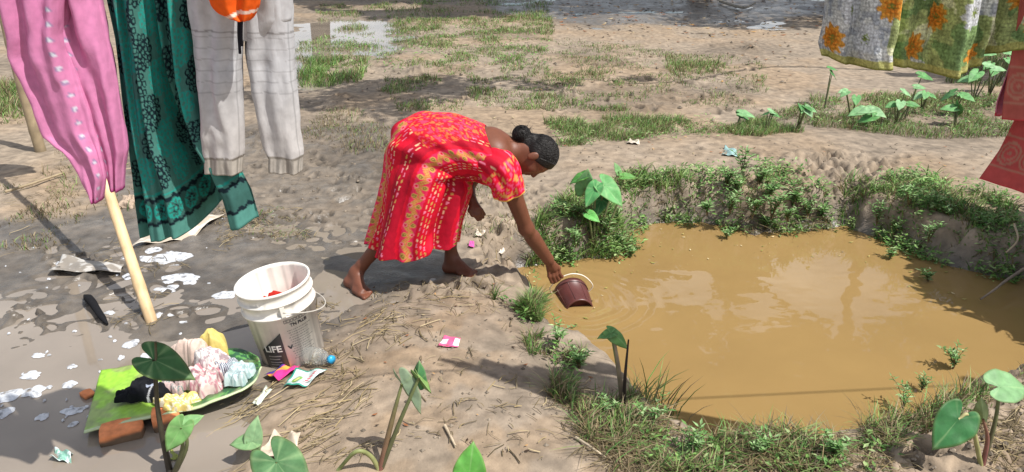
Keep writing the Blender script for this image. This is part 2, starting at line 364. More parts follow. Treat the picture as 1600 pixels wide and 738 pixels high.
# ------------------------------------------------------------------ person
def surface_nets(D, org, hh):
    s = D < 0; c = [s[i:s.shape[0]-1+i, j:s.shape[1]-1+j, k:s.shape[2]-1+k] for i in (0, 1) for j in (0, 1) for k in (0, 1)]
    a = np.logical_and.reduce(c); o = np.logical_or.reduce(c); mix = o & ~a; I = np.argwhere(mix)
    idx = -np.ones(mix.shape, int); idx[mix] = np.arange(len(I))
    offs = np.array([[i, j, k] for i in (0, 1) for j in (0, 1) for k in (0, 1)])
    vals = [D[tuple((I+of).T)] for of in offs]; pos = np.zeros((len(I), 3)); cnt = np.zeros(len(I))
    for p in range(8):
        for q in range(p+1, 8):
            if np.abs(offs[p]-offs[q]).sum() != 1: continue
            d0, d1 = vals[p], vals[q]; cr = (d0 < 0) != (d1 < 0); t = np.where(cr, d0/(d0-d1+1e-20), 0)
            pos += np.where(cr[:, None], offs[p]+t[:, None]*(offs[q]-offs[p]), 0); cnt += cr
    V = org+hh*(I+pos/cnt[:, None]); Fs = []
    for ax in range(3):
        sl0 = [slice(1, -1)]*3; sl0[ax] = slice(0, -1); sl1 = [slice(1, -1)]*3; sl1[ax] = slice(1, None)
        A = s[tuple(sl0)]; B = s[tuple(sl1)]; E = np.argwhere(A != B); fl = A[tuple(E.T)]
        base = E.copy(); o1, o2 = [x for x in range(3) if x != ax]
        base[:, o1] += 1; base[:, o2] += 1
        def cell(d1, d2):
            q = base.copy(); q[:, o1] -= d1; q[:, o2] -= d2; return idx[tuple(q.T)]
        f = np.stack([cell(1, 1), cell(0, 1), cell(0, 0), cell(1, 0)], 1)
        if ax == 1: fl = ~fl
        f[~fl] = f[~fl][:, ::-1]; Fs.append(f)
    F = np.concatenate(Fs); return V, F[(F >= 0).all(1)]
class SDF:
    def __init__(s, lo, hi, h):
        s.org = np.array(lo, float); s.h = h; s.n = np.ceil((np.array(hi)-s.org)/h).astype(int)+1; s.D = np.full(s.n, .2, np.float32)
        s.ax = [s.org[i]+h*np.arange(s.n[i]) for i in range(3)]
    def box(s, lo, hi, m):
        sl = []
        for i in range(3):
            a = int(max(0, (lo[i]-m-s.org[i])//s.h)); b = int(min(s.n[i], (hi[i]+m-s.org[i])//s.h+2)); sl.append(slice(a, max(a, b)))
        g = np.meshgrid(*[s.ax[i][sl[i]] for i in range(3)], indexing='ij'); return tuple(sl), np.stack(g, -1)
    def add(s, sl, d, k):
        D = s.D[sl]; hh = np.clip(k-np.abs(D-d), 0, None)/k; s.D[sl] = np.minimum(D, d)-hh*hh*k*.25
    def cap(s, a, b, ra, rb, k=.02):
        a = np.asarray(a, float); b = np.asarray(b, float); r = max(ra, rb); sl, p = s.box(np.minimum(a, b)-r, np.maximum(a, b)+r, .04+k)
        ab = b-a; t = np.clip(((p-a)@ab)/(ab@ab+1e-12), 0, 1); d = np.linalg.norm(p-a-t[..., None]*ab, axis=-1)-(ra+(rb-ra)*t); s.add(sl, d, k)
    def ell(s, c, r, R=None, k=.02):
        c = np.asarray(c, float); r = np.asarray(r, float); sl, p = s.box(c-r.max(), c+r.max(), .04+k); q = p-c
        if R is not None: q = q@np.asarray(R)
        l = np.linalg.norm(q/r, axis=-1); l2 = np.linalg.norm(q/(r*r), axis=-1); s.add(sl, l*(l-1)/(l2+1e-9), k)
    def chain(s, pts, rad, k=.02):
        for i in range(len(pts)-1): s.cap(pts[i], pts[i+1], rad[i], rad[i+1], k)
    def mesh(s): return surface_nets(s.D, s.org, s.h)

rf_h = Gh(545, 446); lf_h = Gh(697, 424)
person = thing('person', 'barefoot woman in red patterned dress bending to dip a pail into the pond', 'person', (float(P(650, 400, 3.52)[0]), 3.53, 0))
S = SDF((-1.02, 3.2, -.16), (.36, 3.95, .95), .0048)
zr = rf_h[2]; zl = lf_h[2]
hipR, hipL = P(655, 250, 3.48), P(660, 250, 3.61)
kneeR, kneeL = P(645, 322, 3.47), P(700, 322, 3.64)
ankR = np.array([rf_h[0]+.045, rf_h[1]+.01, zr+.075]); ankL = np.array([lf_h[0]+.03, lf_h[1]+.01, zl+.075])
S.chain([P(650, 222, 3.54), P(700, 218, 3.55), P(752, 232, 3.55)], [.085, .085, .10], .05)
S.ell(P(660, 235, 3.54), (.10, .12, .10), k=.05)
S.cap(P(776, 240, 3.47), P(774, 234, 3.63), .062, .062, .07); S.ell(P(768, 232, 3.545), (.09, .125, .085), k=.05)
for hp, kn, an in ((hipR, kneeR, ankR), (hipL, kneeL, ankL)):
    calf = kn*.62+an*.38
    S.chain([hp, kn], [.07, .050], .03); S.chain([kn, calf, an*.9+kn*.1, an], [.046, .046, .029, .028], .02)
def foot_(ank, heel, d):
    d = unit([d[0], d[1], 0]); sd = np.array([d[1], -d[0], 0]); z = heel[2]
    at = lambda f, s_, zz: heel+d*f+sd*s_+np.array([0, 0, zz])
    S.cap(at(.012, 0, .026), ank, .029, .03, .02); S.cap(at(.012, 0, .024), at(.075, .002, .022), .027, .025, .02)
    S.cap(ank*.75+at(.07, 0, .06)*.25, at(.145, .005, .02), .03, .022, .03); S.cap(at(.12, -.024, .016), at(.16, -.028, .012), .018, .014, .015); S.cap(at(.1, .022, .016), at(.15, .024, .014), .018, .016, .015)
    for i, (sx, L, r) in enumerate(((.026, .205, .0115), (.009, .203, .009), (-.005, .196, .0085), (-.018, .187, .008), (-.030, .176, .0075))):
        S.cap(at(.15, sx*.9, .014), at(L-.012, sx, .009), r, r*.92, .006)
toeR = Gh(580, 468); toeL = Gh(757, 428)
foot_(ankR, rf_h, toeR-rf_h); foot_(ankL, lf_h, toeL-lf_h)
# arms and hands
shR, elR, wrR = P(786, 262, 3.42), P(822, 357, 3.52), P(856, 405, 3.655)
S.chain([shR, elR, wrR], [.052, .036, .023], .025); S.cap(elR*.72+wrR*.28, wrR, .035, .023, .03)
kn0, kn1 = P(857, 421, 3.675), P(873, 419, 3.70)
S.cap(wrR, (kn0+kn1)/2, .022, .02, .02); S.cap(wrR*.5+kn0*.5, kn0, .014, .012, .012); S.cap(wrR*.5+kn1*.5, kn1, .014, .012, .012)
tipsR = [((858, 432, 3.675), (862, 441, 3.690), (866, 442, 3.712)), ((864, 432, 3.683), (868, 440, 3.698), (871, 439, 3.720)), ((869, 430, 3.692), (873, 437, 3.705), (875, 436, 3.726)), ((874, 427, 3.70), (878, 433, 3.712), (879, 432, 3.730))]
for i, ch in enumerate(tipsR):
    a = kn0+(kn1-kn0)*(i/3); S.chain([a]+[P(*q) for q in ch], [.0105, .0098, .009, .0078], .004)
S.chain([wrR*.6+kn1*.4+np.array([0, .01, 0]), P(868, 421, 3.73), P(872, 431, 3.735)], [.013, .011, .009], .006)
shL, elL, wrL = P(775, 240, 3.69), P(731, 287, 3.72), P(737, 312, 3.60)
S.chain([shL, elL, wrL], [.048, .036, .023], .025)
S.cap(wrL, P(745, 326, 3.575), .02, .024, .012); S.cap(wrL, P(741, 330, 3.57), .018, .02, .012)
for i, (q1, q2) in enumerate((((741, 336, 3.55), (747, 344, 3.555)), ((746, 336, 3.555), (751, 343, 3.56)), ((750, 333, 3.56), (755, 340, 3.568)), ((752, 328, 3.57), (757, 335, 3.58)))):
    S.chain([P(743+i*1.5, 328-i, 3.565), P(*q1), P(*q2)], [.0105, .0095, .008], .004)
S.chain([P(738, 318, 3.585), P(734, 329, 3.55), P(738, 337, 3.545)], [.013, .011, .009], .006)
# head
hc = P(841, 241, 3.53); fw = unit([.16, -.16, -.97]); up = unit(np.array([.99, .05, .14])-fw*np.dot([.99, .05, .14], fw)); rt = np.cross(fw, up)
RH = np.stack([fw, up, rt], 1); hs = .93
hl = lambda f, u, r=0: hc+hs*(fw*f+up*u+rt*r)
S.chain([P(768, 228, 3.55), P(800, 238, 3.545), hl(-.035, -.065)], [.07, .055, .05], .04)
S.ell(hl(0, .012), np.array([.094, .088, .073])*hs, RH, .02); S.ell(hl(.035, -.05), np.array([.056, .07, .054])*hs, RH, .03)
S.ell(hl(.066, -.1), np.array([.024, .022, .026])*hs, RH, .025); S.cap(hl(.088, -.006), hl(.106, -.042), .008, .0115, .012)
for q in (-1, 1):
    S.ell(hl(-.004, -.03, q*.073), np.array([.02, .032, .009])*hs, RH, .006); S.cap(hl(.098, -.045, q*.004), hl(.095, -.047, q*.014), .008, .006, .006)
    S.ell(hl(.075, -.02, q*.03), np.array([.013, .012, .016])*hs, RH, .008); S.ell(hl(.062, -.048, q*.034), np.array([.02, .022, .02])*hs, RH, .02)
    S.cap(hl(.083, .008, 0), hl(.068, .008, q*.045), .011, .009, .012)
S.ell(hl(.092, -.064), np.array([.011, .007, .02])*hs, RH, .006); S.ell(hl(.089, -.078), np.array([.011, .008, .017])*hs, RH, .006)
V, F = S.mesh(); body = obj('body', V, F, SKIN, person)
Sh = SDF(hc-.2, hc+.2, .004)
Sh.ell(hl(-.002, .014), np.array([.100, .096, .078])*hs, RH, .01); Sh.cap(hl(-.08, -.035), hl(-.07, -.06), .035, .035, .03)
g = np.stack(np.meshgrid(*Sh.ax, indexing='ij'), -1); lf = ((g-hc)/hs)@fw; lu = ((g-hc)/hs)@up; lr = ((g-hc)/hs)@rt
cut = -(lu*.75-lf*.65+.016+.25*np.abs(lr)*(lf > .0))*.93
Sh.D = np.maximum(Sh.D, cut.astype(np.float32))
bn = hl(-.114, -.070); Sh.ell(bn, np.array([.046, .05, .047])*hs, RH, .012); Sh.D += (.006*(vn3(g[..., 0]*55, g[..., 1]*55, g[..., 2]*55, 3)-.5)*sst(.09, .05, np.linalg.norm(g-bn, axis=-1))).astype(np.float32)
V, F = Sh.mesh(); hair = obj('hair', V, F, HAIR, person)
st = []
for i in range(26):
    d = unit(RNG.normal(size=3)-fw*.6); a = bn+d*.04; st.append(tube(spline([a, a+d*.012+RNG.normal(size=3)*.008, a+d*.022+RNG.normal(size=3)*.016], 5), [.0012, .001, .0008, .0006, .0003], 3))
for i in range(230):
    a_ = RNG.uniform(-1.5, 1.5); q0 = unit([.55+.25*math.cos(a_*1.1)-.5*abs(a_)*.5, .75*math.cos(a_)-.2*abs(a_), math.sin(a_)]); q1 = unit([-.9, -.45, RNG.normal(0, .22)]); pts = []
    for t in np.linspace(0, 1, 12):
        d = unit(q0*(1-t)+q1*t+np.array([0, .35*math.sin(t*pi), 0])); rr3 = 1.0/np.linalg.norm(d/np.array([.100, .096, .078])); e3 = d*rr3*(1.0+.006*RNG.random()); pts.append(hl(e3[0]-.002, e3[1]+.014, e3[2]))
    st.append(tube(np.array(pts), .0011, 3))
for i in range(60):
    d = unit(RNG.normal(size=3)); e_ = unit(np.cross(d, RNG.normal(size=3))); st.append(tube(np.array([bn+(math.cos(t)*d+math.sin(t)*e_)*.0455 for t in np.linspace(0, 3.6, 14)]), .0013, 3))
obj('loose_hair', *join(st), HAIR, hair)['kind'] = 'stuff'
# dress
rings = [((577, 384), (717, 376), .185, 3.54), ((583, 362), (719, 362), .18, 3.54), ((591, 332), (725, 340), .175, 3.54), ((598, 290), (733, 318), .17, 3.54), ((603, 252), (738, 298), .165, 3.54), ((606, 224), (737, 286), .16, 3.545),
         ((614, 202), (737, 280), .158, 3.545), ((636, 184), (741, 280), .158, 3.545), ((665, 176), (751, 283), .158, 3.545), ((700, 179), (766, 288), .16, 3.545), ((730, 186), (782, 292), .165, 3.545), ((748, 193), (796, 290), .166, 3.545), ((757, 199), (805, 276), .150, 3.545)]
NT, NS = 300, 250
ctr = np.array([(P(*a, y)+P(*b, y))/2 for a, b, w, y in rings]); hv = np.array([(P(*a, y)-P(*b, y))/2 for a, b, w, y in rings]); wv = np.array([r[2] for r in rings])
ctr = spline(ctr, NS); hv = spline(hv, NS); wv = spline(np.stack([wv, wv, wv], 1), NS)[:, 0]
th = np.linspace(0, 2*pi, NT, endpoint=False); s_ = np.linspace(0, 1, NS)
TH, SS = np.meshgrid(th, s_, indexing='xy')           # NS x NT
sq = lambda a: np.sign(a)*np.abs(a)**.85
off = np.cos(TH)[..., None]*hv[:, None]+(np.sin(TH)*wv[:, None])[..., None]*np.array([0, -1., 0])
on = off/np.linalg.norm(off, axis=-1, keepdims=True)
skirt = sst(.52, .05, SS); tors = sst(.45, .7, SS)
wob = 1.3*fbm(SS*2.2, TH*1.2, 2, 90)
f1 = np.sin(TH*7+wob*2.2+SS*2.5)+.6*np.sin(TH*12+1.3+wob*3-SS*4)+.35*np.sin(TH*19+SS*7)
diag = np.sin(TH*6-SS*30+2*wob)*.5+np.sin(TH*10-SS*46+1)*.4
disp = skirt*(.020*f1)*(.35+.65*sst(.5, 0, SS))+.006*tors*diag+.010*np.exp(-((SS-.45)/.12)**2)*np.sin(TH*5-SS*34+wob)
disp += .006*(fbm(TH*4, SS*14, 3, 95)-.5)
# deep hanging fold on the near side front of the thigh
nf = np.exp(-((TH-(1.5*pi+.35+(SS-.3)*1.2) % (2*pi)))**2/.02) if False else 0
near = np.exp(-((TH-pi/2-.55-.9*(SS-.25))/.16)**2)*sst(.02, .15, SS)*sst(.62, .42, SS); disp -= .045*near
near2 = np.exp(-((TH-pi/2+.25-.6*(SS-.2))/.20)**2)*sst(.6, .4, SS); disp += .022*near2
DV = ctr[:, None]+off+on*disp[..., None]
DV[..., 2] += (.016*np.sin(TH*3+.6)+.01*np.sin(TH*7))*sst(.1, 0, SS)
seglen = np.concatenate([[0], np.cumsum(np.linalg.norm(np.diff(ctr, axis=0), axis=1))])
def dress_print(a, L):
    """a: metres across the cloth, L: metres along it"""
    red = lin('#cc0829'); pink = lin('#e8447c'); gold = lin('#c2924e'); olive = lin('#7a6a2a'); pale = lin('#e6b894'); dark = lin('#a80525')
    c = np.broadcast_to(red, a.shape+(3,)).copy(); per = .23; x = np.mod(a, per)
    def put(mask, col): c[mask] = col
    put((x > .155), dark*.9+red*.1)
    b = x-.045; wave = .013*np.sin(L*2*pi/.098)
    put(np.abs(b) < .029, lin('#dd2a55')); bump_ = (np.abs(b-wave) < .0125)
    chk = ((np.floor(L/.0065)+np.floor(a/.0065)) % 2 == 0)
    put(bump_, gold); put(bump_ & chk, gold*.55+red*.45)
    Lm = np.mod(L, .098); r1 = np.hypot(b+.013, Lm-.0245); r2 = np.hypot(b-.013, Lm-.0735)
    for r in (r1, r2): put(r < .0125, gold); put(r < .0075, olive); put(r < .003, gold)
    for r in (np.hypot(b-.018, Lm-.0245), np.hypot(b+.018, Lm-.0735)): put(r < .010, pink*.7+pale*.3); put(r < .005, red)
    for i, xx in enumerate((.088, .103, .118, .178, .195)):
        ph = np.mod(L+.011*i, .030); on_ = (np.abs(x-xx) < .0024) & (ph < .019); k = np.floor((L+.011*i)/.030).astype(int) % 3
        put(on_ & (k == 0), pale); put(on_ & (k == 1), gold*1.05); put(on_ & (k == 2), lin('#e57f9a'))
    return c
circ = 1.15
A = TH/(2*pi)*circ+.02*np.sin(SS*9); Lm = seglen[:, None]*1.0+0*TH
dc = dress_print(A, Lm)
yoke = (SS > .58) & (np.cos(TH) > .55+.25*np.sin(SS*8)) ; fl = fbm(A*85, Lm*85, 2, 33)
yc = np.where((fl > .64)[..., None], lin('#cf6a3c'), np.where((fl < .38)[..., None], lin('#d23a5c'), lin('#cb1029'))); dc = np.where(yoke[..., None], yc, dc)
dress = obj('dress', DV.reshape(-1, 3), gridF(NS, NT, False, True), DRESSM, person, col=dc.reshape(-1, 3)); solidify(dress, .003)
def sleeve(pts, rad, name):
    pts = spline([P(*q) for q in pts], 40); n = 72; th = np.linspace(0, 2*pi, n, endpoint=False); T = np.gradient(pts, axis=0); r = np.interp(np.linspace(0, 1, 40), np.linspace(0, 1, len(rad)), rad); V = []
    for i in range(40):
        t = unit(T[i]); a = unit(np.cross(t, [0, 1, 0])); b = np.cross(t, a)
        rr = r[i]*(1+.07*np.sin(th*5+i*.12)+.04*np.sin(th*9-i*.2)); V.append(pts[i]+(rr*np.cos(th))[:, None]*a*1.05+(rr*np.sin(th))[:, None]*b*.92)
    V = np.array(V); q = np.repeat(np.linspace(0, .16, 40)[:, None], n, 1); aa = np.repeat((th*.07)[None], 40, 0)
    fl = fbm(aa*95, q*95, 2, 34); c = np.where((fl > .62)[..., None], lin('#d08a4a'), np.where((fl < .34)[..., None], lin('#df4a70'), lin('#d3062c'))); c = np.where((q < .06)[..., None], dress_print(aa*1.0+.09, q), c); c[-2:] = lin('#e7b45a')
    return solidify(obj(name, V.reshape(-1, 3), gridF(40, n, False, True), DRESSM, dress, col=c.reshape(-1, 3)), .003)
sleeve([(748, 246, 3.46), (776, 262, 3.42), (790, 284, 3.41), (797, 303, 3.42)], [.060, .086, .076, .070], 'sleeve')
sleeve([(750, 236, 3.64), (768, 245, 3.68), (762, 262, 3.70)], [.06, .075, .07], 'sleeve')
def ringtube(c, n, r, w, name, mat, col, parent, wob=.0):
    n = unit(n); a = unit(np.cross(n, [.3, .9, .2])); b = np.cross(n, a); t = np.linspace(0, 2*pi, 33); pts = c+r*(np.cos(t)[:, None]*a+np.sin(t)[:, None]*b)+wob*np.sin(3*t)[:, None]*n
    v, f = tube(pts, w, 6, False); return obj(name, v, f, mat, parent, col=np.broadcast_to(col, (len(v), 3)))
aw = unit(wrR-elR); ringtube(wrR-aw*.004, aw, .0262, .0032, 'bracelet', CLOTH, lin('#c0182c'), person); ringtube(wrR-aw*.012, aw+np.array([.2, 0, .1]), .0268, .0026, 'bracelet', CLOTH, lin('#b01530'), person)
la = unit(ankR-kneeR); ringtube(ankR-la*.012, la+np.array([.2, 0, 0]), .034, .003, 'anklet', STRAW, (.012, .01, .01), person)

# ------------------------------------------------------------------ brown pail half under water
pbase = np.array([*G(906, 481, WL)[:2], WL-.028]); pmouth = pbase+np.array([-.035, .205, .01])
pail = thing('pail', 'small maroon plastic pail lying half under the muddy water', 'pail', tuple(pbase))
def lathe_on(a, b, prof, seg=48):
    ax = unit(b-a); e1 = unit(np.cross(ax, [0, 0, 1])); e2 = np.cross(e1, ax); V, F = lathe(prof, seg); return a+V[:, :1]*e1+V[:, 1:2]*e2+V[:, 2:]*ax, F
L_ = float(np.linalg.norm(pmouth-pbase))
mar = lin('#5a312d')
v, f = lathe_on(pbase, pmouth, [(.0, .022), (.070, .022), (.071, 0), (.078, 0), (.080, .012), (.083, .05), (.0835, .052), (.094, L_-.03), (.099, L_-.028), (.100, L_), (.096, L_), (.090, L_-.03), (.074, .026), (0, .026)])
obj('shell', v, f, PLASTIC, pail, col=np.broadcast_to(mar, (len(v), 3)))
ax = unit(pmouth-pbase); ribs = []
for k in range(8):
    a = k*pi/4+.3; e1 = unit(np.cross(ax, [0, 0, 1])); e2 = np.cross(e1, ax); d = math.cos(a)*e1+math.sin(a)*e2
    v, f = tube([pbase+ax*.012+d*.0805, pbase+ax*(L_-.03)+d*.0945], .0018, 5); obj('rib', v, f, PLASTIC, pail, col=np.broadcast_to(mar*1.15, (len(v), 3)))

mr_ = pbase+ax*(L_-.012); hp = spline([mr_+np.array([.098, 0, .012]), P(926, 446, mr_[1]-.01), P(913, 432, mr_[1]-.03), P(895, 428, mr_[1]-.05), P(878, 433, mr_[1]-.06), P(868, 440, 3.715), P(859, 452, mr_[1]-.05), mr_+np.array([-.099, -.002, .0])], 40)
v, f = tube(hp, .0032, 8); obj('handle', v, f, PLASTIC, pail, col=np.broadcast_to(lin('#e9e2d0'), (len(v), 3)))

# ------------------------------------------------------------------ big white bucket
bc = Gh(460, 552); bc[2] -= .012
bucket = thing('bucket', 'tall dirty white paint bucket with black printing, wet red cloth inside', 'bucket', tuple(bc))
tilt = Matrix.Rotation(math.radians(-7), 3, 'Y')@Matrix.Rotation(math.radians(3), 3, 'X')
TB = np.array(tilt); camdir = math.atan2(-bc[1], -bc[0])
HB = .385; r0, r1 = .132, .150
def bput(name, V, F, mat, parent, col, smooth=True): return obj(name, np.asarray(V)@TB.T+bc, F, mat, parent, col=np.broadcast_to(col, (len(V), 3)), smooth=smooth)
rr = lambda z: r0+(r1-r0)*z/HB
prof = [(0, .0), (r0-.006, 0), (r0, .006), (rr(.27), .27), (rr(.27)+.010, .272), (rr(.28)+.010, .279), (rr(.282), .282), (rr(.325), .325), (rr(.325)+.009, .327), (rr(.333)+.009, .334), (rr(.337), .337), (rr(.372), .372), (rr(.372)+.006, .374), (rr(HB)+.006, HB), (rr(HB)-.002, HB), (rr(HB)-.004, .37), (r0-.004, .012), (0, .012)]
V, F = lathe(prof, 72); ang = np.arctan2(V[:, 1], V[:, 0]); dirt = fbm(ang*6, V[:, 2]*22, 4, 8); spk = vn(ang*46, V[:, 2]*160, 9)
white = lin('#e9e4da'); cb = white[None]*(1-.5*sst(.45, .7, dirt)*sst(.36, .02, V[:, 2]))[:, None]*np.where(spk > .8, .72, 1)[:, None]
o = obj('shell', V@TB.T+bc, F, PLASTIC, bucket, col=cb)
def onb(xy, z0, a0, r_off=.0012):
    """map flat artwork (x right, y up, metres) to the bucket side; a0 = angle to the right of the camera side"""
    x, y = xy[:, 0], xy[:, 1]; z = z0+y; r = rr(z)+r_off; a = camdir+a0+x/.142
    return np.stack([r*np.cos(a), r*np.sin(a), z], 1)
def art_grid(x0, x1, y0, y1, z0, a0, n=12, top=None):
    gx, gy = np.meshgrid(np.linspace(x0, x1, n), np.linspace(0, 1, 6), indexing='ij'); hi = y1 if top is None else top(gx)
    return onb(np.stack([gx.ravel(), (y0+gy*(hi-y0)).ravel()], 1), z0, a0), gridF(n, 6)
def text_mesh(body_, size, bold=0):
    cu = bpy.data.curves.new('t', 'FONT'); cu.body = body_; cu.size = size; cu.offset = bold; to = bpy.data.objects.new('t', cu); COL.objects.link(to)
    dg = bpy.context.evaluated_depsgraph_get(); me = bpy.data.meshes.new_from_object(to.evaluated_get(dg)); bpy.data.objects.remove(to)
    V = np.array([v.co for v in me.vertices]); F = [list(p.vertices) for p in me.polygons]; T = []
    for q in F:
        for i in range(1, len(q)-1): T.append([q[0], q[i], q[i+1]])
    bpy.data.meshes.remove(me); return V, tri(T)
blk = (.02, .02, .022)
v, f = art_grid(-.125, -.018, .0, .12, .035, -.02, 20, lambda x: .085+(x+.125)/.107*.085); panel = bput('printed_panel', v, f, PLASTIC, bucket, np.array([.035, .036, .036]))
v, f = text_mesh('LIFE', .044, .0012); bput('lettering', onb(np.stack([v[:, 0]*1.05-.108, v[:, 1]], 1), .115, -.02, .0022), f, PLASTIC, panel, lin('#e2e0d8'))
rows = []
for k, (w_, y_) in enumerate(((.06, .055), (.05, .04), (.055, .024), (.04, .012))): rows.append((onb(np.stack([*np.meshgrid(np.linspace(-.1, -.1+w_, 8), [y_, y_+.006], indexing='ij')], -1).reshape(-1, 2), .035, -.02, .0022), gridF(8, 2)))
v, f = join(rows); bput('fine_print', v, f, PLASTIC, panel, lin('#8c8c86'))['kind'] = 'stuff'
v, f = text_mesh('TN PLUS', .020, .0009); bput('lettering', onb(np.stack([v[:, 0]+.030, v[:, 1]], 1), .222, -.02), f, PLASTIC, bucket, blk)
pr = []
for k in range(8):
    x0 = .008+k*.0135
    for (a, b, c_, d) in ((x0, x0+.0115, .243, .2455), (x0, x0+.0115, .2555, .258), (x0, x0+.002, .2455, .2555), (x0+.0095, x0+.0115, .2455, .2555)): pr.append(art_grid(a, b, 0, d-c_, c_, -.02, 3))
for k in range(13):
    y_ = .205-k*.0115; x_ = .012+.004*(k % 3); e_ = .115-.012*((k*7) % 5)/2
    while x_ < e_:
        w_ = random.uniform(.003, .010); pr.append(art_grid(x_, x_+w_, 0, .0022, y_, -.02, 3)); x_ += w_+random.uniform(.0015, .004)
v, f = join(pr); bput('fine_print', v, f, PLASTIC, bucket, lin('#55524e'))['kind'] = 'stuff'
wing = np.array([[-.012, .012], [-.006, .012], [0, .003], [.006, .012], [.012, .012], [.004, -.004], [0, -.007], [-.004, -.004]]); wing[:, 0] += .008
bput('emblem', onb(wing, .125, -.02), np.array([[0, 7, 2, 1], [7, 6, 5, 2], [2, 5, 4, 3]])[:, ::-1], PLASTIC, bucket, blk)
a0 = camdir+.10; piv = lambda a: np.array([(rr(.3)+.012)*math.cos(a), (rr(.3)+.012)*math.sin(a), .303])
for a in (a0, a0+pi):
    R = np.array(Matrix.Rotation(a, 3, 'Z')); v, f = boxm(piv(a)-np.array([.006*math.cos(a), .006*math.sin(a), 0]), (.014, .018, .044), R); bput('handle_lug', v, f, PLASTIC, bucket, white*.95, False)
ts = np.linspace(0, pi, 40); mid_a = a0+pi/2
hpts = np.array([piv(a0)*(1+math.cos(t))/2+piv(a0+pi)*(1-math.cos(t))/2+math.sin(t)*(np.array([math.cos(mid_a)*.185, math.sin(mid_a)*.185, -.085])) for t in ts])
v, f = tube(hpts, .0028, 8); bput('handle', v, f, PLASTIC, bucket, lin('#b9b4aa'))
gx = np.linspace(-1, 1, 60); GX, GY = np.meshgrid(gx, gx, indexing='ij'); rr2 = np.hypot(GX, GY); m_ = rr2 < 1.02
zz = .262+.05*np.abs(fbm(GX*3, GY*3, 3, 55)-.5)*2-.03*rr2**2
V = np.stack([GX*.134, GY*.134, zz], -1).reshape(-1, 3); F = gridF(60, 60); F = F[m_.ravel()[F].all(1)]
wash = obj('wet_garment', V@TB.T+bc, F, CLOTH, col=np.broadcast_to(lin('#b02a22'), (len(V), 3))); tag(wash, 'wet red cloth soaking inside the white bucket', 'cloth')

# ------------------------------------------------------------------ clotheslines, poles
def bamboo(name, a, b, r0_, r1_, label, cat, parent=None, color='#d2b083', nodes_=7):
    a = np.asarray(a, float); b = np.asarray(b, float); n = nodes_*8+1; t = np.linspace(0, 1, n); pts = a+(b-a)*t[:, None]
    rad = r0_+(r1_-r0_)*t; k = np.abs(np.mod(t*nodes_+.35, 1)-.5); rad = rad*(1+.10*np.exp(-((.5-k)/.05)**2))
    side = unit(np.cross(b-a, [0, 1, .2])); pts = pts+side*(.012*np.sin(t*5))[:, None]
    V, F = tube(pts, rad, 14); tt = np.concatenate([np.repeat(t, 14), [0, 1]]); col = lin(color)[None]*(1-.45*np.exp(-((.5-np.abs(np.mod(tt*nodes_+.35, 1)-.5))/.025)**2))[:, None]
    col = col*(1-.5*sst(.06, .0, tt))[:, None]*(.8+.4*vn(tt*9, np.arange(len(tt))*.7, 3))[:, None]
    o = obj(name, V, F, BAMBOO, parent, col=col, origin=a); 
    if parent is None: tag(o, label, cat)
    return o
pf = Gh(240, 506); pf[2] -= .05
bamboo('bamboo_pole', pf, pf+np.array([-1.26, 1.82, 1.87]), .027, .021, 'yellow bamboo pole leaning away from the soapy puddle, its foot in foam', 'pole', color='#d8b98c')
qf = Gh(64, 236); bamboo('bamboo_post', qf-np.array([0, 0, .05]), qf+np.array([-.06, .05, 2.0]), .042, .036, 'weathered grey bamboo post standing upright in the mud behind pink trousers', 'post', color='#98876c', nodes_=6)
RY = lambda x: 1.95+.075*x
for x_, lb in ((-3.1, 'bamboo post holding the clothesline beside the washing puddle'), (3.4, 'bamboo post holding the clothesline beyond the red saree')):
    z_ = Hs(x_, RY(x_)); bamboo('clothesline_post', (x_, RY(x_), z_-.1), (x_, RY(x_), 2.15), .035, .03, lb, 'post', color='#a8926c')
rx = np.linspace(-3.1, 3.4, 90); rope = np.stack([rx, RY(rx), 2.04-.05*np.sin((rx+3.1)/6.5*pi)], 1)
v, f = tube(rope, .0045, 6); tag(obj('clothesline', v, f, ROPE), 'thin rope clothesline strung above the pond edge carrying the washing', 'rope')
top2 = pf+np.array([-1.24, 1.80, 1.85]); v, f = tube(spline([qf+np.array([-.06, .05, 1.95]), (qf+top2)/2*np.array([1, 1, 0])+np.array([0, 0, 1.86]), top2, top2+np.array([-.2, -1.8, .05])], 30), .0045, 6); tag(obj('clothesline', v, f, ROPE), 'second rope from the grey post to the leaning pole', 'rope')
bamboo('clothesline_post', (top2[0]-.2, top2[1]-1.8, -.1), (top2[0]-.2, top2[1]-1.8, 1.95), .035, .03, 'bamboo post holding the second rope left of the puddle', 'post', color='#a8926c')

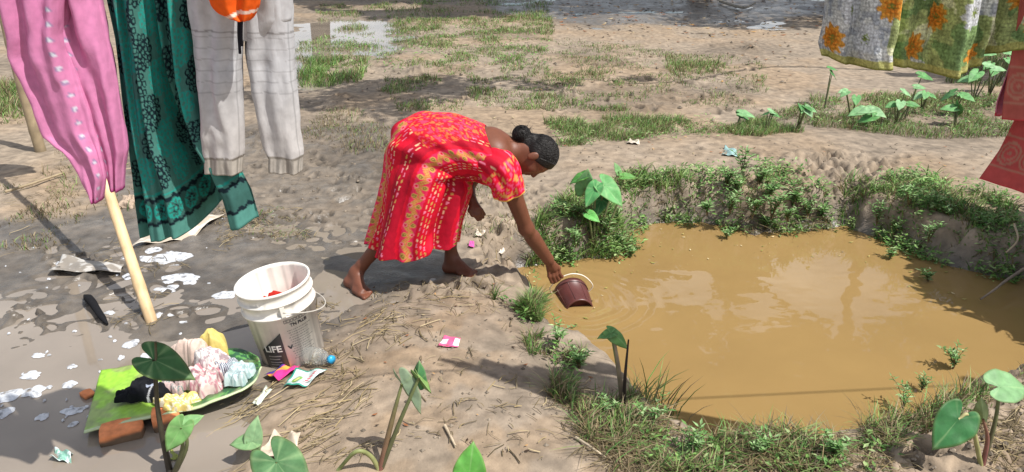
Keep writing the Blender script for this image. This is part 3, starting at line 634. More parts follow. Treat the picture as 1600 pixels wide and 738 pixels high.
def rows_interp(rows, n):
    rows = np.array(rows, float); t = np.linspace(rows[0, 0], rows[-1, 0], n); return [np.interp(t, rows[:, 0], rows[:, k]) for k in range(rows.shape[1])]
def sheet(name, rows, hem, Yc, nu, nv, fold, colf, mat=CLOTHH, parent=None, thick=.003):
    """hanging cloth. rows: (v, uL, uR) photo outline; hem(s) lowers or lifts the edge (px); fold(s, t) gives depth in metres"""
    v, uL, uR = rows_interp(rows, nv); s = np.linspace(0, 1, nu); S_, T_ = np.meshgrid(s, np.linspace(0, 1, nv), indexing='ij'); V = np.zeros((nu, nv, 3))
    D = fold(S_, T_)
    for j in range(nv):
        for i in range(nu):
            vv = v[j]+hem(s[i])*max(0, (j/(nv-1)-.6)/.4)**1.5; V[i, j] = P(uL[j]+(uR[j]-uL[j])*s[i], vv, Yc)
    V[..., 1] += D
    L = np.concatenate([np.zeros((nu, 1)), np.cumsum(np.linalg.norm(np.diff(V, axis=1), axis=-1), 1)], 1); Wd = np.concatenate([np.zeros((1, nv)), np.cumsum(np.linalg.norm(np.diff(V, axis=0), axis=-1), 0)], 0)
    c = colf(S_, L, L[:, -1:]-L, Wd)
    o = obj(name, V.reshape(-1, 3), gridF(nu, nv), mat, parent, col=c.reshape(-1, 3)); return solidify(o, thick)
def leg(name, rows, Yc, dep, colf, parent, nt=90, nv=170, nf=5, amp=.12, seed=0, mat=CLOTHH, slant=0):
    v, uL, uR = rows_interp(rows, nv); th = np.linspace(0, 2*pi, nt, endpoint=False); V = np.zeros((nv, nt, 3)); tt = np.linspace(0, 1, nv)
    for j in range(nv):
        a = P(uL[j], v[j]+slant*(uL[j]-uR[j])*.5, Yc); b = P(uR[j], v[j]-slant*(uL[j]-uR[j])*.5, Yc); c = (a+b)/2; hw = (b-a)/2; d = dep if np.isscalar(dep) else np.interp(tt[j], np.linspace(0, 1, len(dep)), dep)
        w = amp*(np.sin(th*nf+2.2*fbm(np.full(nt, tt[j]*2.5), th*.5, 2, seed)*3+tt[j]*2)+.6*np.sin(th*(nf*2-1)+tt[j]*5+seed)); wy = np.clip(1+w, .3, 2); wx = 1+.12*w
        V[j] = c+np.cos(th)[:, None]*wx[:, None]*hw; V[j, :, 1] += np.sin(th)*d*wy
    V += (.004*(vn3(V[..., 0]*45, V[..., 1]*45, V[..., 2]*30, seed)-.5)[..., None])
    L = np.concatenate([np.zeros((1, nt)), np.cumsum(np.linalg.norm(np.diff(V, axis=0), axis=-1), 0)], 0); TH_, T_ = np.meshgrid(th, tt, indexing='xy')
    o = obj(name, V.reshape(-1, 3), gridF(nv, nt, False, True), mat, parent, col=colf(TH_, T_, L, L[-1:]-L).reshape(-1, 3)); return solidify(o, .002)

# pink mirror-work trousers
pk = thing('trousers', 'pink cotton trousers with mirror-work lines hanging by the leaning bamboo pole', 'trousers', tuple(P(100, 300, 1.82)))
def pinkc(line):
    def f_(TH, T, L, B):
        c = np.broadcast_to(lin('#d98ab5'), TH.shape+(3,)).copy(); c *= (.93+.14*fbm(TH*3, L*20, 3, 4))[..., None]
        d = np.abs(np.angle(np.exp(1j*(TH-line)))); q = np.mod(L, .034)
        r = np.hypot(d*.05, q-.017); c[(r < .0062)] = lin('#a98ab0'); c[r < .0040] = lin('#d5d8e2'); c[B < .012] = lin('#c4609a'); return c
    return f_
leg('trouser_leg', [(-330, -80, 90), (-120, -40, 100), (-20, 5, 104), (56, 22, 104), (82, 20, 110), (126, 42, 122), (165, 58, 133), (208, 72, 143), (241, 113, 155), (278, 131, 164), (300, 141, 162), (314, 147, 158)], 1.82, [.06, .06, .06, .05, .03, .02], pinkc(-.75), pk, nf=4, amp=.35, seed=3, slant=-.12)
leg('trouser_leg', [(-330, 60, 165), (-120, 88, 150), (0, 97, 155), (56, 104, 168), (110, 118, 179), (170, 135, 189), (205, 150, 195), (235, 160, 198), (262, 168, 193), (280, 172, 192), (297, 175, 191)], 1.86, [.06, .05, .05, .045, .03, .02], pinkc(-2.2), pk, nf=4, amp=.35, seed=9)
leg('trouser_seat', [(-335, -85, 175), (-250, -85, 172), (-150, -60, 160), (-95, -35, 150)], 1.845, [.05, .06, .06, .05], pinkc(0.2), pk, nf=6, amp=.25, seed=5)

# green embroidered scarf
def greenc(S_, L, B, Wd):
    base = lin('#4c8177'); c = np.broadcast_to(base, S_.shape+(3,)).copy(); c *= (.9+.2*fbm(Wd*40, L*25, 3, 6))[..., None]
    navy = lin('#12242c'); tq = lin('#2a9c8f')
    def ringsf(cx, cy, colr, sc=1.0):
        for k, (rad, n) in enumerate(((0, 1), (.013, 6), (.026, 11))):
            for i in range(n):
                a = 2*pi*i/n+k*.3; x_ = cx+rad*sc*math.cos(a); y_ = cy+1.45*rad*sc*math.sin(a)
                d = np.hypot(Wd-x_, (B-y_)/1.15); c[(d < .0082*sc) & (d > .0042*sc)] = colr
    k = 0
    for r in range(12):
        for q in range(6):
            cx = .028+q*.078+(.039 if r % 2 else 0); cy = .185+r*.076; ringsf(cx, cy, navy if (q+r) % 2 == 0 else tq, 1.0); k += 1
    band = (B > .045) & (B < .118); c[band] = (base*.55+navy*.25)
    for b_ in (.047, .114): m = np.abs(B-b_-.004*np.sin(Wd*180)) < .0055; c[m] = navy
    for q in range(9):
        cx = .035+q*.062; d = np.hypot(Wd-cx, B-.081); a = np.arctan2(B-.081, Wd-cx)
        c[(d < .027) & (d > .019+.004*np.cos(a*9))] = tq; c[(d < .016) & (np.cos(a*8) > -.2)] = tq*.8; c[(d < .013) & (np.cos(a*8) > .35)] = navy; c[d < .004] = tq*1.2
    c[np.abs(B-.128) < .0025] = tq; c[B < .040] = base*1.25; c[B < .004] = base*.9
    return c
def gfold(S_, T_):
    w = sst(0, .5, T_); return -.03+.030*np.sin(S_*2*pi*1.9+.3+T_*.8)*(.5+.6*T_)+.018*np.sin(S_*2*pi*4.3+1.1-T_*1.2)+.007*np.sin(S_*2*pi*9+T_*3)+.11*np.exp(-((S_-.62)/.15)**2)*sst(.55, 1, T_)+.012*(fbm(S_*5, T_*7, 2, 12)-.5)
gs = sheet('scarf', [(-330, 190, 262), (-200, 178, 285), (0, 168, 305), (60, 180, 310), (120, 188, 315), (170, 194, 326), (220, 200, 345), (260, 206, 372), (300, 211, 392), (345, 219, 404)], lambda s: 27*(1-sst(.0, .42, s)*.45)-34*math.exp(-((s-.64)/.13)**2)-20*sst(.7, 1, s), 1.93, 240, 330, gfold, greenc)
tag(gs, 'green scarf with dark and turquoise ring embroidery and a bordered hem', 'scarf')

# grey joggers
jg = thing('trousers', 'pale grey jogging trousers with ribbed cuffs and quilted knees beside green scarf', 'trousers', tuple(P(390, 268, 1.90)))
def jogc(cuff):
    def f_(TH, T, L, B):
        c = np.broadcast_to(lin('#c6c6c8'), TH.shape+(3,)).copy(); st = fbm(TH*1.3, L*6, 4, 14); c *= (.86+.28*st)[..., None]; m = sst(.3, .06, B)[..., None]; c = c*(1-m*.25)+lin('#c0ad97')*m*.25
        kn = (B > .205) & (B < .36); c[kn & (np.mod(B, .027) < .0028)] = lin('#aeadae'); c[(np.abs(B-.365) < .002)] = lin('#9a9898')
        cu = B < .042; c[cu] = lin('#b7b0a6')*(.82+.25*(np.sin(TH[cu]*70) > 0))[..., None]; c[np.abs(B-.044) < .003] = lin('#8d867d')
        d = np.abs(np.angle(np.exp(1j*(TH+.5)))); c[(d < .02)] *= .7; return c
    return f_
leg('trouser_leg', [(-60, 288, 378), (0, 297, 378), (50, 303, 381), (100, 309, 378), (150, 313, 379), (200, 316, 381), (232, 318, 381), (241, 320, 380), (245, 322, 378), (268, 322, 378)], 1.89, [.055, .055, .05, .05, .045, .04], jogc(1), jg, nf=4, amp=.16, seed=21)
leg('trouser_leg', [(-60, 372, 455), (0, 378, 458), (50, 382, 459), (100, 387, 461), (150, 396, 465), (200, 406, 469), (232, 413, 473), (241, 418, 473), (245, 421, 472), (266, 421, 471)], 1.93, [.055, .055, .05, .05, .045, .04], jogc(1), jg, nf=4, amp=.16, seed=27, slant=.08)
leg('trouser_seat', [(-335, 285, 470), (-250, 284, 466), (-120, 284, 461), (-20, 292, 459), (30, 302, 456), (62, 340, 424)], 1.91, [.06, .065, .06, .055, .03], lambda TH, T, L, B: np.broadcast_to(lin('#c6c6c8'), TH.shape+(3,)).copy(), jg, nf=5, amp=.12, seed=25)
for q in (0, 4):
    v, f = tube(spline([P(374+q, 20, 1.83), P(373+q, 50, 1.825), P(375+q*.6, 84-q*3, 1.83)], 14), .0035, 6); obj('drawstring', v, f, CLOTH, jg, col=np.broadcast_to(lin('#23232a'), (len(v), 3)))
def orc(TH, T, L, B):
    c = np.broadcast_to(lin('#f0641c'), TH.shape+(3,)).copy(); c[np.abs(B-.03-.01*np.sin(TH)) < .004] = lin('#f3d9c8'); return c
og = leg('orange_cloth', [(-260, 340, 390), (-160, 330, 398), (-60, 322, 405), (-12, 322, 407), (8, 330, 404), (20, 343, 399), (28, 357, 394), (33, 372, 388)], 1.78, [.03, .035, .035, .03, .015], orc, None, nf=5, amp=.3, seed=31); tag(og, 'small bright orange cloth hanging over the waist of the grey trousers', 'cloth')

# flowered bedspread and red saree on the right
def flowc(S_, L, B, Wd):
    g1, g2, g3 = lin('#b2be80'), lin('#e2e4bc'), lin('#84a068'); n = fbm(Wd*9, L*9, 3, 44); n2_ = fbm(Wd*60, L*60, 2, 45)
    c = np.where((n > .50)[..., None], g2, np.where((n < .38)[..., None], g3, g1))*(.6+.85*n2_)[..., None]
    wv_ = fbm(Wd*5.5+3, L*5.5, 2, 46); c[wv_ > .56] = lin('#dcdedb'); c[(wv_ > .56) & (n2_ < .4)] = lin('#b3b8be')
    for q in range(9):
        for r in range(9):
            cx = .05+q*.125+(.06 if r % 2 else 0); cy = .06+r*.085+.02*math.sin(q*2.1); d = np.hypot(Wd-cx, (B-cy))+.006*np.sin(np.arctan2(B-cy, Wd-cx)*9)
            if (q*3+r*5) % 7 < 3: c[d < .034] = lin('#e8a545'); c[d < .02] = lin('#df8a30'); c[d < .008] = lin('#8a8a3a')
            elif (q+r) % 4 == 1: c[(d < .04)] = lin('#dadde0'); c[d < .01] = lin('#8a9a50')
    gr = ((np.mod(Wd, .011) < .003) | (np.mod(L, .011) < .003)); c[gr] *= .72; c[B < .022] = lin('#c2c078')*.9; c[B < .005] = lin('#8b8c4a'); return c
def ffold(S_, T_): return .045*np.sin(S_*2*pi*3.1+.5)*(.35+.65*T_)+.02*np.sin(S_*2*pi*6.7+T_*2)+.012*np.sin(S_*2*pi*12+1-T_*3)+.02*(fbm(S_*6, T_*3, 2, 47)-.5)
fc = sheet('bedspread', [(-330, 1345, 1700), (-150, 1318, 1700), (0, 1296, 1690), (50, 1290, 1680), (80, 1284, 1665), (104, 1290, 1655)], lambda s: -14*(1-sst(0, .12, s))+12*math.exp(-((s-.5)/.14)**2)-55*sst(.60, 1.0, s), 2.06, 320, 220, ffold, flowc, LACE, thick=.004)
tag(fc, 'green and white open-weave bedspread with orange flowers hanging above taro plants', 'bedspread')
def redc(hemw, col, motif):
    def f_(S_, L, B, Wd):
        c = np.broadcast_to(lin(col), S_.shape+(3,)).copy(); c *= (.9+.2*fbm(Wd*30, L*60, 2, 52))[..., None]
        if motif:
            b = (B > .045) & (B < .15); a1 = np.mod(Wd, .06)-.03; b1 = B-.095; d = np.hypot(a1, b1*.8); g_ = lin('#bf8472'); k = b & ((np.abs(d-.026) < .003) | (np.abs(d-.016) < .0022) | (d < .005) | (np.abs(B-.05) < .003) | (np.abs(B-.147) < .003)); c[k] = g_*.8
            k2 = (B > .15) & (np.hypot(np.mod(Wd, .07)-.035, np.mod(B, .08)-.04) < .007); c[k2] = g_*.8
        c[B < .004] = lin('#c23a4a'); return c
    return f_
wv2 = lambda S_, T_: .03*np.sin(S_*2*pi*2.3+.8)*(.3+.7*T_)+.012*np.sin(S_*2*pi*5+T_*2)
rs = sheet('saree', [(-330, 1655, 1800), (-100, 1635, 1800), (100, 1616, 1800), (190, 1597, 1800), (240, 1572, 1800), (285, 1540, 1800)], lambda s: 70*s, 2.13, 160, 240, wv2, redc(.1, '#b5504e', True)); tag(rs, 'long red saree with woven border flaring over the pond bank', 'saree')
ru = sheet('shawl', [(-330, 1625, 1790), (-100, 1614, 1790), (40, 1597, 1790), (110, 1584, 1790), (150, 1577, 1790), (186, 1573, 1790)], lambda s: 4, 2.04, 120, 160, lambda S_, T_: wv2(S_, T_)*.7, redc(.1, '#ad5a52', True)); tag(ru, 'short dull red shawl hanging in front of the long saree', 'shawl')
rp_ = sheet('blouse', [(-330, 1640, 1720), (-60, 1618, 1690), (60, 1590, 1660), (120, 1572, 1645), (160, 1558, 1630), (178, 1556, 1622)], lambda s: 8*math.sin(s*9), 2.09, 80, 120, lambda S_, T_: .03*np.sin(S_*9)*T_, redc(.1, '#c77a94', False)); tag(rp_, 'pale pink blouse partly hidden behind the dull red shawl', 'blouse')
# bundled cloth at the top of the leaning pole (its shadow lies on the mud by the grey post)
bcx = top2+np.array([.02, 0, 0])
bx_ = np.linspace(-1, 1, 60); th = np.linspace(0, 2*pi, 60, endpoint=False); V = []
for j, t in enumerate(np.linspace(0, 1, 50)):
    r = .05+.16*sst(0, .5, t)-.03*t; V.append(np.stack([bcx[0]+r*np.cos(th)*(1+.12*np.sin(5*th+3*t)), bcx[1]+.7*r*np.sin(th)*(1+.15*np.sin(4*th)), np.full(60, bcx[2]+.03-.42*t)+.03*np.sin(3*th)*t], 1))
tag(obj('hanging_cloth', np.concatenate(V), gridF(50, 60, False, True), CLOTH, col=np.broadcast_to(lin('#8d8a80'), (3000, 3))), 'dull cloth bundled at the top of the leaning bamboo pole', 'cloth')

# ------------------------------------------------------------------ washing on the green sack
sack_px = [(131, 676), (143, 625), (157, 578), (200, 572), (240, 566), (300, 556), (345, 548), (385, 546), (404, 562), (409, 578), (396, 600), (355, 622), (300, 640), (240, 652), (180, 664)]
N1, N2 = 90, 44
def edge_spline(px): return spline([[u, v, 0] for u, v in px], N1)[:, :2]
lo_e = edge_spline([(131, 677), (180, 665), (240, 652), (300, 640), (355, 621), (396, 598), (409, 574)]); hi_e = edge_spline([(158, 580), (205, 571), (245, 566), (300, 557), (345, 549), (380, 546), (404, 560)])
V = np.zeros((N1, N2, 3)); cl = np.zeros((N1, N2, 3)); zs = np.zeros((N1, N2))
for i in range(N1):
    for j in range(N2):
        q = j/(N2-1); u, v = lo_e[i]*(1-q)+hi_e[i]*q; s = i/(N1-1); z = .012+.035*s+.025*sst(.85, 1, s)+.02*sst(.18, 0, q)*sst(.3, .9, s)-.02*math.sin(q*pi)*(1-s); V[i, j] = G(u, v, z); zs[i, j] = q
Sg, Qg = np.meshgrid(np.linspace(0, 1, N1), np.linspace(0, 1, N2), indexing='ij')
V[..., 2] += .010*(fbm(Sg*9, Qg*5, 3, 80)-.5)+.006*np.sin(Sg*22+Qg*5)*Sg
lime = lin('#8fbf3c'); dk = lin('#2f5a3c'); m_ = sst(.42, .62, Sg+.12*(fbm(Sg*6, Qg*6, 2, 81)-.5)); prn = fbm(Sg*22, Qg*14, 2, 82)
cl = lime*(1-m_[..., None])+(np.where((prn > .56)[..., None], lin('#5d9a50'), dk))*m_[..., None]; cl = cl*(.85+.3*fbm(Sg*14, Qg*10, 3, 83))[..., None]; wetm = np.exp(-(((Sg-.33)/.16)**2+((Qg-.45)/.28)**2))[..., None]; cl = cl*(1-.6*wetm)+lin('#7d7c55')*.6*wetm; dm_ = sst(.52, .68, fbm(Sg*8+2, Qg*5, 4, 84))[..., None]*.55; cl = cl*(1-dm_)+lin('#8d8468')*dm_; cl = cl*(.8+.4*vn(Sg*60, Qg*30, 85))[..., None]; eg = (Qg < .03)[..., None]; cl = np.where(eg, lin('#b9c79a'), cl)
sack = obj('sack', V.reshape(-1, 3), gridF(N1, N2), PLASTIC, col=cl.reshape(-1, 3)); solidify(sack, .006); tag(sack, 'flattened lime and dark green plastic sack spread at the puddle edge', 'sack')
def heap(name, u0, v0, u1, v1, hgt, colf, label, seed, cat='garment', z0=.03, fold=1.0, stretch=(1, 1), n=70, top=None):
    """crumpled wet garment lying in a mound inside the photo box u0..u1, v0..v1 (v1 = near edge)"""
    a = G(u0, v1, z0); b = G(u1, v1, z0); c_ = (a+b)/2; hw = (b[0]-a[0])/2; yb = max(G((u0+u1)/2, v0, z0+hgt)[1], c_[1]+.08); hd = (yb-c_[1])/2; cx, cy = c_[0], c_[1]+hd
    r = np.linspace(0, 1, n//2); th = np.linspace(0, 2*pi, n*2, endpoint=False); R, TH_ = np.meshgrid(r, th, indexing='ij'); edge = 1+.16*np.sin(TH_*3+seed)+.10*np.sin(TH_*5+2*seed)+.05*np.sin(TH_*11+seed)
    x = R*np.cos(TH_)*hw*edge; y = R*np.sin(TH_)*hd*edge; prof = np.sqrt(np.clip(1-R**2.4, 0, 1))
    wx = x+.03*(fbm(x*12, y*12, 2, seed)-.5); wy = y+.03*(fbm(x*12, y*12, 2, seed+3)-.5); rid = 1-np.abs(2*fbm(wx*16*stretch[0], wy*16*stretch[1], 2, seed+5)-1); rid2 = 1-np.abs(2*fbm(wx*34*stretch[0], wy*34*stretch[1], 2, seed+7)-1)
    z = z0+hgt*prof*(.8+.25*(fbm(x*7, y*7, 2, seed+9)-.5)*2)+fold*(.040*(rid-.7)+.018*(rid2-.7))*np.clip(prof*2, 0, 1)
    z = np.maximum(z, z0-.004)
    kx = 1+.30*(rid-.7)*np.clip(R*1.5, 0, 1)+.18*(rid2-.7)
    V = np.stack([cx+x*kx, cy+y*kx, z], -1).reshape(-1, 3); cc = colf(x/hw, y/hd, R, rid)
    o = obj(name, V, gridF(n//2, n*2, False, True), CLOTH, col=cc.reshape(-1, 3)); return tag(o, label, cat)
flat = lambda h_: (lambda x, y, R, rid: np.broadcast_to(lin(h_), x.shape+(3,)).copy())
def blackc(x, y, R, rid):
    c = np.broadcast_to(np.array([.010, .011, .014]), x.shape+(3,)).copy(); c[np.abs(x-.55-.2*y) < .035] = .6; c[(np.hypot(x-.38, y+.2) < .16) & (np.sin(y*20) > 0)] = lin('#aeb6c8'); return c
def floral(b, d):
    def f_(x, y, R, rid):
        c = np.broadcast_to(lin(b), x.shape+(3,)).copy(); n = fbm(x*9, y*9, 2, 3); c[n > .6] = lin(d); return c
    return f_
def stripe(x, y, R, rid):
    c = np.broadcast_to(lin('#d5d9de'), x.shape+(3,)).copy(); c[np.mod(x*5+y*3+rid, .7) < .3] = lin('#4d5668'); return c
heap('dark_garment', 176, 578, 256, 631, .085, blackc, 'wet black garment with a white stripe lying on the lime sack', 3, z0=.02, fold=.9)
heap('pink_garment', 268, 552, 350, 618, .085, floral('#e3cdc6', '#c08a92'), 'pale pink floral garment heaped highest on the green sack', 11, z0=.04, stretch=(1.6, .6))
heap('cream_garment', 262, 522, 336, 580, .13, flat('#e0c9bb'), 'cream cloth draped over the back of the washing heap', 17, z0=.05, stretch=(1.5, .7))
heap('white_garment', 296, 530, 352, 590, .125, floral('#e6e2dd', '#b9a3a6'), 'white speckled cloth on top of the washing heap', 19, z0=.05)
heap('yellow_garment', 308, 518, 352, 562, .125, flat('#e0cd7c'), 'yellow cloth showing at the top of the washing heap', 23, z0=.06)
heap('striped_garment', 330, 548, 372, 596, .09, stripe, 'blue and white striped cloth crumpled beside the white cloth', 29, z0=.05)
heap('aqua_garment', 342, 556, 388, 604, .075, floral('#d3e3e2', '#a9c3c4'), 'pale aqua cloth at the bucket end of the washing heap', 31, z0=.05)
heap('yellow_garment', 238, 608, 304, 642, .035, floral('#dcc778', '#e9e2c8'), 'crumpled yellow and white cloth low in front of the washing heap', 37, z0=.035)
heap('rag', 246, 596, 285, 618, .06, floral('#cbb2ae', '#7f9590'), 'small pinkish rag between black garment and the heap', 41, z0=.03)
def brick(u0, v0, u1, v1, label, dz, w=.11, hh=.06):
    a = G(u0, v0, dz); b = G(u1, v1, dz); d = unit(b-a); nrm = np.array([-d[1], d[0], 0]); L = np.linalg.norm(b-a); c_ = (a+b)/2+nrm*w*.5; R = np.stack([d, nrm, [0, 0, 1]], 1)
    k = 10; g = np.linspace(-.5, .5, k); parts = []
    V, F = boxm((0, 0, 0), (1, 1, 1)); import bmesh
    bm = bmesh.new(); bmesh.ops.create_cube(bm, size=1); bmesh.ops.subdivide_edges(bm, edges=bm.edges[:], cuts=7, use_grid_fill=True); V = np.array([v.co for v in bm.verts]); F = np.array([[x.index for x in f.verts] for f in bm.faces]); bm.free()
    rr_ = np.linalg.norm(V, axis=1, keepdims=True); V = V*(1-.10*np.clip(rr_-.62, 0, 1)/.25); V = V*np.array([L, w, hh]); V += .007*(np.stack([vn3(V[:, 0]*25, V[:, 1]*25, V[:, 2]*25, q) for q in (1, 2, 3)], 1)-.5)
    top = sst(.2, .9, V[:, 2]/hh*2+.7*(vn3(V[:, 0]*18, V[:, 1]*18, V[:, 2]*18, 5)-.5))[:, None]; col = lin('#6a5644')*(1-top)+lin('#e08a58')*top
    o = obj('brick', V@R.T+c_-np.array([0, 0, hh/2]), F, BRICK, col=col); return tag(o, label, 'brick')
brick(152, 686, 222, 671, 'wet orange brick under the lime end of the sack', .022, .10, .05)
brick(236, 661, 282, 650, 'half-hidden brick under the middle of the green sack', .03)
brick(132, 620, 150, 612, 'orange brick corner at the back edge of the lime sack', .0, .05)

# ------------------------------------------------------------------ litter
def wrapper(name, px, colf, label, cat, n=24, wav=.012, lift=.012, seed=0, dz=0.0, m=PAPER):
    """px: four photo corners bl, br, tr, tl on the ground"""
    C4 = [Gh(*q) for q in px]; s, t = np.meshgrid(np.linspace(0, 1, n), np.linspace(0, 1, n), indexing='ij'); V = ((1-s)*(1-t))[..., None]*C4[0]+(s*(1-t))[..., None]*C4[1]+(s*t)[..., None]*C4[2]+((1-s)*t)[..., None]*C4[3]
    V[..., 2] = np.maximum(V[..., 2], 0*s+V[..., 2].mean()-.01)+lift+dz+wav*(np.sin(s*5+seed)*np.cos(t*4+seed)+.5*np.sin(s*11+t*7)+.6*(fbm(s*5, t*5, 2, seed)-.5))
    o = obj(name, V.reshape(-1, 3), gridF(n, n), m, col=colf(s, t).reshape(-1, 3)); solidify(o, .0015); return tag(o, label, cat)
def pc(base, *bits):
    def f_(s, t):
        c = np.broadcast_to(lin(base), s.shape+(3,)).copy()
        for (fn, col) in bits: c[fn(s, t)] = lin(col)
        return c
    return f_
wrapper('sachet', [(684, 544), (716, 545), (720, 531), (694, 528)], pc('#e0628c', (lambda s, t: (s > .72) & (t < .8) & (t > .1), '#f3ecea'), (lambda s, t: (s < .35) & (t > .3) & (t < .7), '#f3dbe0')), 'small pink and white sachet lying alone on the dry path', 'wrapper', seed=1, wav=.004, lift=.01)
wrapper('sachet', [(414, 592), (436, 600), (470, 578), (444, 577)], pc('#d83a86', (lambda s, t: (s > .25) & (s < .55), '#e8a24a'), (lambda s, t: s < .2, '#4a3f8a')), 'open magenta sachet with yellow stripe beside the white bucket', 'wrapper', seed=2, wav=.010, lift=.022)
wrapper('detergent_packet', [(444, 611), (478, 608), (512, 584), (463, 583)], pc('#cfe2de', (lambda s, t: (s < .06) | (t < .07) | (t > .94), '#2f8f7c'), (lambda s, t: np.hypot(s-.36, t-.35) < .19, '#7fae5c'), (lambda s, t: np.hypot(s-.36, t-.35) < .10, '#d6e08a'), (lambda s, t: (np.abs(s-.7-.1*t) < .07) & (t > .25) & (t < .8) & (np.sin(t*60) > -.5), '#d24a5a')), 'teal-edged white packet with green flower print near the bottle', 'wrapper', n=60, seed=3, wav=.008, lift=.02)
wrapper('wrapper_strip', [(394, 634), (404, 638), (426, 612), (416, 608)], pc('#cfd6c4'), 'pale crumpled paper strip in front of the sack', 'wrapper', seed=5, wav=.006)
wrapper('plastic_bag', [(400, 728), (462, 728), (472, 690), (430, 684)], pc('#cdbda8', (lambda s, t: np.hypot(s-.5, t-.4) < .16, '#9cb09a')), 'dirty beige plastic bag half buried in straw behind a taro leaf', 'bag', seed=6, wav=.022, lift=.03, n=40)
wrapper('plastic_bag', [(80, 724), (112, 728), (116, 714), (88, 708)], pc('#7fae9c', (lambda s, t: fbm(s*6, t*6, 2, 3) > .55, '#c6d6d2')), 'small green plastic bag in the shaded puddle', 'bag', seed=7, wav=.014, lift=.02, n=30)
wrapper('scrap', [(778, 399), (792, 399), (796, 386), (784, 385)], pc('#d8cfc0'), 'white plastic scrap beside the pond inlet', 'scrap', seed=8, n=12)
wrapper('scrap', [(741, 372), (757, 374), (759, 364), (745, 362)], pc('#d6c8b6'), 'pale paper scrap in the mud in front of the woman', 'scrap', seed=9, n=12)
wrapper('petal', [(732, 388), (741, 389), (741, 380), (734, 379)], pc('#e25aa6'), 'bright pink petal on the mud beside the woman', 'petal', seed=10, n=10, wav=.003)
wrapper('scrap', [(1128, 244), (1152, 246), (1150, 233), (1132, 232)], pc('#8fb0ac'), 'torn bluish plastic scrap pressed in the bank path', 'scrap', seed=11, n=14)
wrapper('paper_scrap', [(978, 226), (1000, 228), (998, 221), (984, 219)], pc('#d9cbb8'), 'pale paper scrap at the edge of the roadside grass', 'scrap', seed=12, n=10)
wrapper('plastic_sheet', [(205, 392), (300, 372), (352, 338), (250, 350)], pc('#b6a996', (lambda s, t: fbm(s*8, t*8, 3, 4) > .55, '#d2cabb')), 'muddy beige plastic sheet on the ground under the green scarf', 'sheet', seed=13, wav=.018, lift=.015, n=60)
heap('rag', 176, 300, 224, 326, .05, flat('#b8a490'), 'beige rag dumped on the mud behind the pole', 51, z0=.0)
wrapper('tin_sheet', [(78, 432), (190, 432), (195, 420), (100, 408)], pc('#8f877c', (lambda s, t: fbm(s*9, t*5, 3, 2) > .6, '#b9b5ae')), 'curled muddy metal sheet lying in the wet mud', 'sheet', seed=14, wav=.012, lift=.03, n=40, m=PLASTIC)
wrapper('yellow_leaf', [(264, 724), (288, 724), (290, 710), (268, 708)], pc('#a9b25c'), 'crumpled yellow-green leaf at the foot of the near taro', 'leaf', seed=15, wav=.012, n=20, m=LEAFM)
v, f = tube(spline([Gh(132, 462, .02), Gh(142, 470, .045), Gh(150, 482, .03), Gh(158, 494, .03), Gh(168, 507, .012)], 30), np.interp(np.linspace(0, 1, 30), [0, .15, .5, .8, 1], [.006, .022, .018, .016, .005]), 8); tag(obj('black_rag', v, f, CLOTH, col=np.broadcast_to((.012, .012, .014), (len(v), 3))), 'twisted black rag lying in the wet grey mud', 'rag')
# water bottle
b0 = Gh(476, 565); bot = thing('bottle', 'crushed clear plastic bottle with blue cap lying beside the bucket', 'bottle', tuple(b0)); ba = np.array([b0[0]-.02, b0[1]+.01, b0[2]+.036]); bb = Gh(516, 571)+np.array([0, 0, .03]); Lb = np.linalg.norm(bb-ba)
pr_ = [(0, 0), (.03, 0), (.036, .01)]+[(.036+.002*math.sin(k*2.2), .012+k*(Lb-.06)/20) for k in range(20)]+[(.028, Lb-.03), (.014, Lb-.012), (.013, Lb)]
v, f = lathe_on(ba, bb, pr_, 28); obj('shell', v, f, CLEAR, bot); v, f = lathe_on(bb, bb+unit(bb-ba)*.02, [(0, 0), (.017, 0), (.017, .018), (0, .02)], 20); obj('cap', v, f, PLASTIC, bot, col=np.broadcast_to(lin('#2a9ed0'), (len(v), 3)))
# soap foam on the puddles
foam = []
def foam_patch(u, v, ru, rv, seed):
    c_ = G(u, v, PUD); rx_ = ru/FPX*np.linalg.norm(c_-np.array([0, 0, CAMH])); ry_ = rv/FPX*np.linalg.norm(c_-np.array([0, 0, CAMH]))/.5; th = np.linspace(0, 2*pi, 60, endpoint=False); R, TH_ = np.meshgrid(np.linspace(0, 1, 7), th, indexing='ij')
    ed = 1+.5*(fbm(np.cos(TH_)*1.3+seed, np.sin(TH_)*1.3, 2, seed)-.5)*2+.05*np.sin(TH_*5+seed); x = R*np.cos(TH_)*rx_*ed; y = R*np.sin(TH_)*ry_*ed
    z = PUD+.002+.006*np.sqrt(np.clip(1-R**4, 0, 1))*(.6+.8*vn(x*90, y*90, seed)); foam.append((np.stack([c_[0]+x, c_[1]+y, z], -1).reshape(-1, 3), gridF(7, 60, False, True)))
for q in [(262, 400, 38, 20), (236, 390, 22, 8), (280, 436, 22, 8), (262, 452, 14, 7), (300, 440, 10, 6), (255, 496, 14, 10), (278, 505, 18, 6), (352, 462, 14, 6), (206, 432, 11, 6), (205, 402, 14, 5), (45, 588, 11, 5), (52, 613, 13, 6), (115, 643, 14, 6), (14, 618, 14, 7), (65, 653, 7, 4), (108, 602, 9, 4), (112, 574, 6, 3), (78, 606, 4, 2), (8, 645, 8, 6), (205, 538, 9, 5), (228, 558, 10, 5), (190, 560, 5, 3), (60, 556, 9, 3), (115, 664, 5, 3), (172, 490, 7, 3), (345, 340, 30, 6), (98, 408, 10, 5)]: foam_patch(*q, int(q[0]+q[1]))
for k in range(55):
    u, v = random.uniform(0, 330), random.uniform(380, 660); foam_patch(u, v, random.uniform(.8, 3), random.uniform(.5, 1.5), k+500)
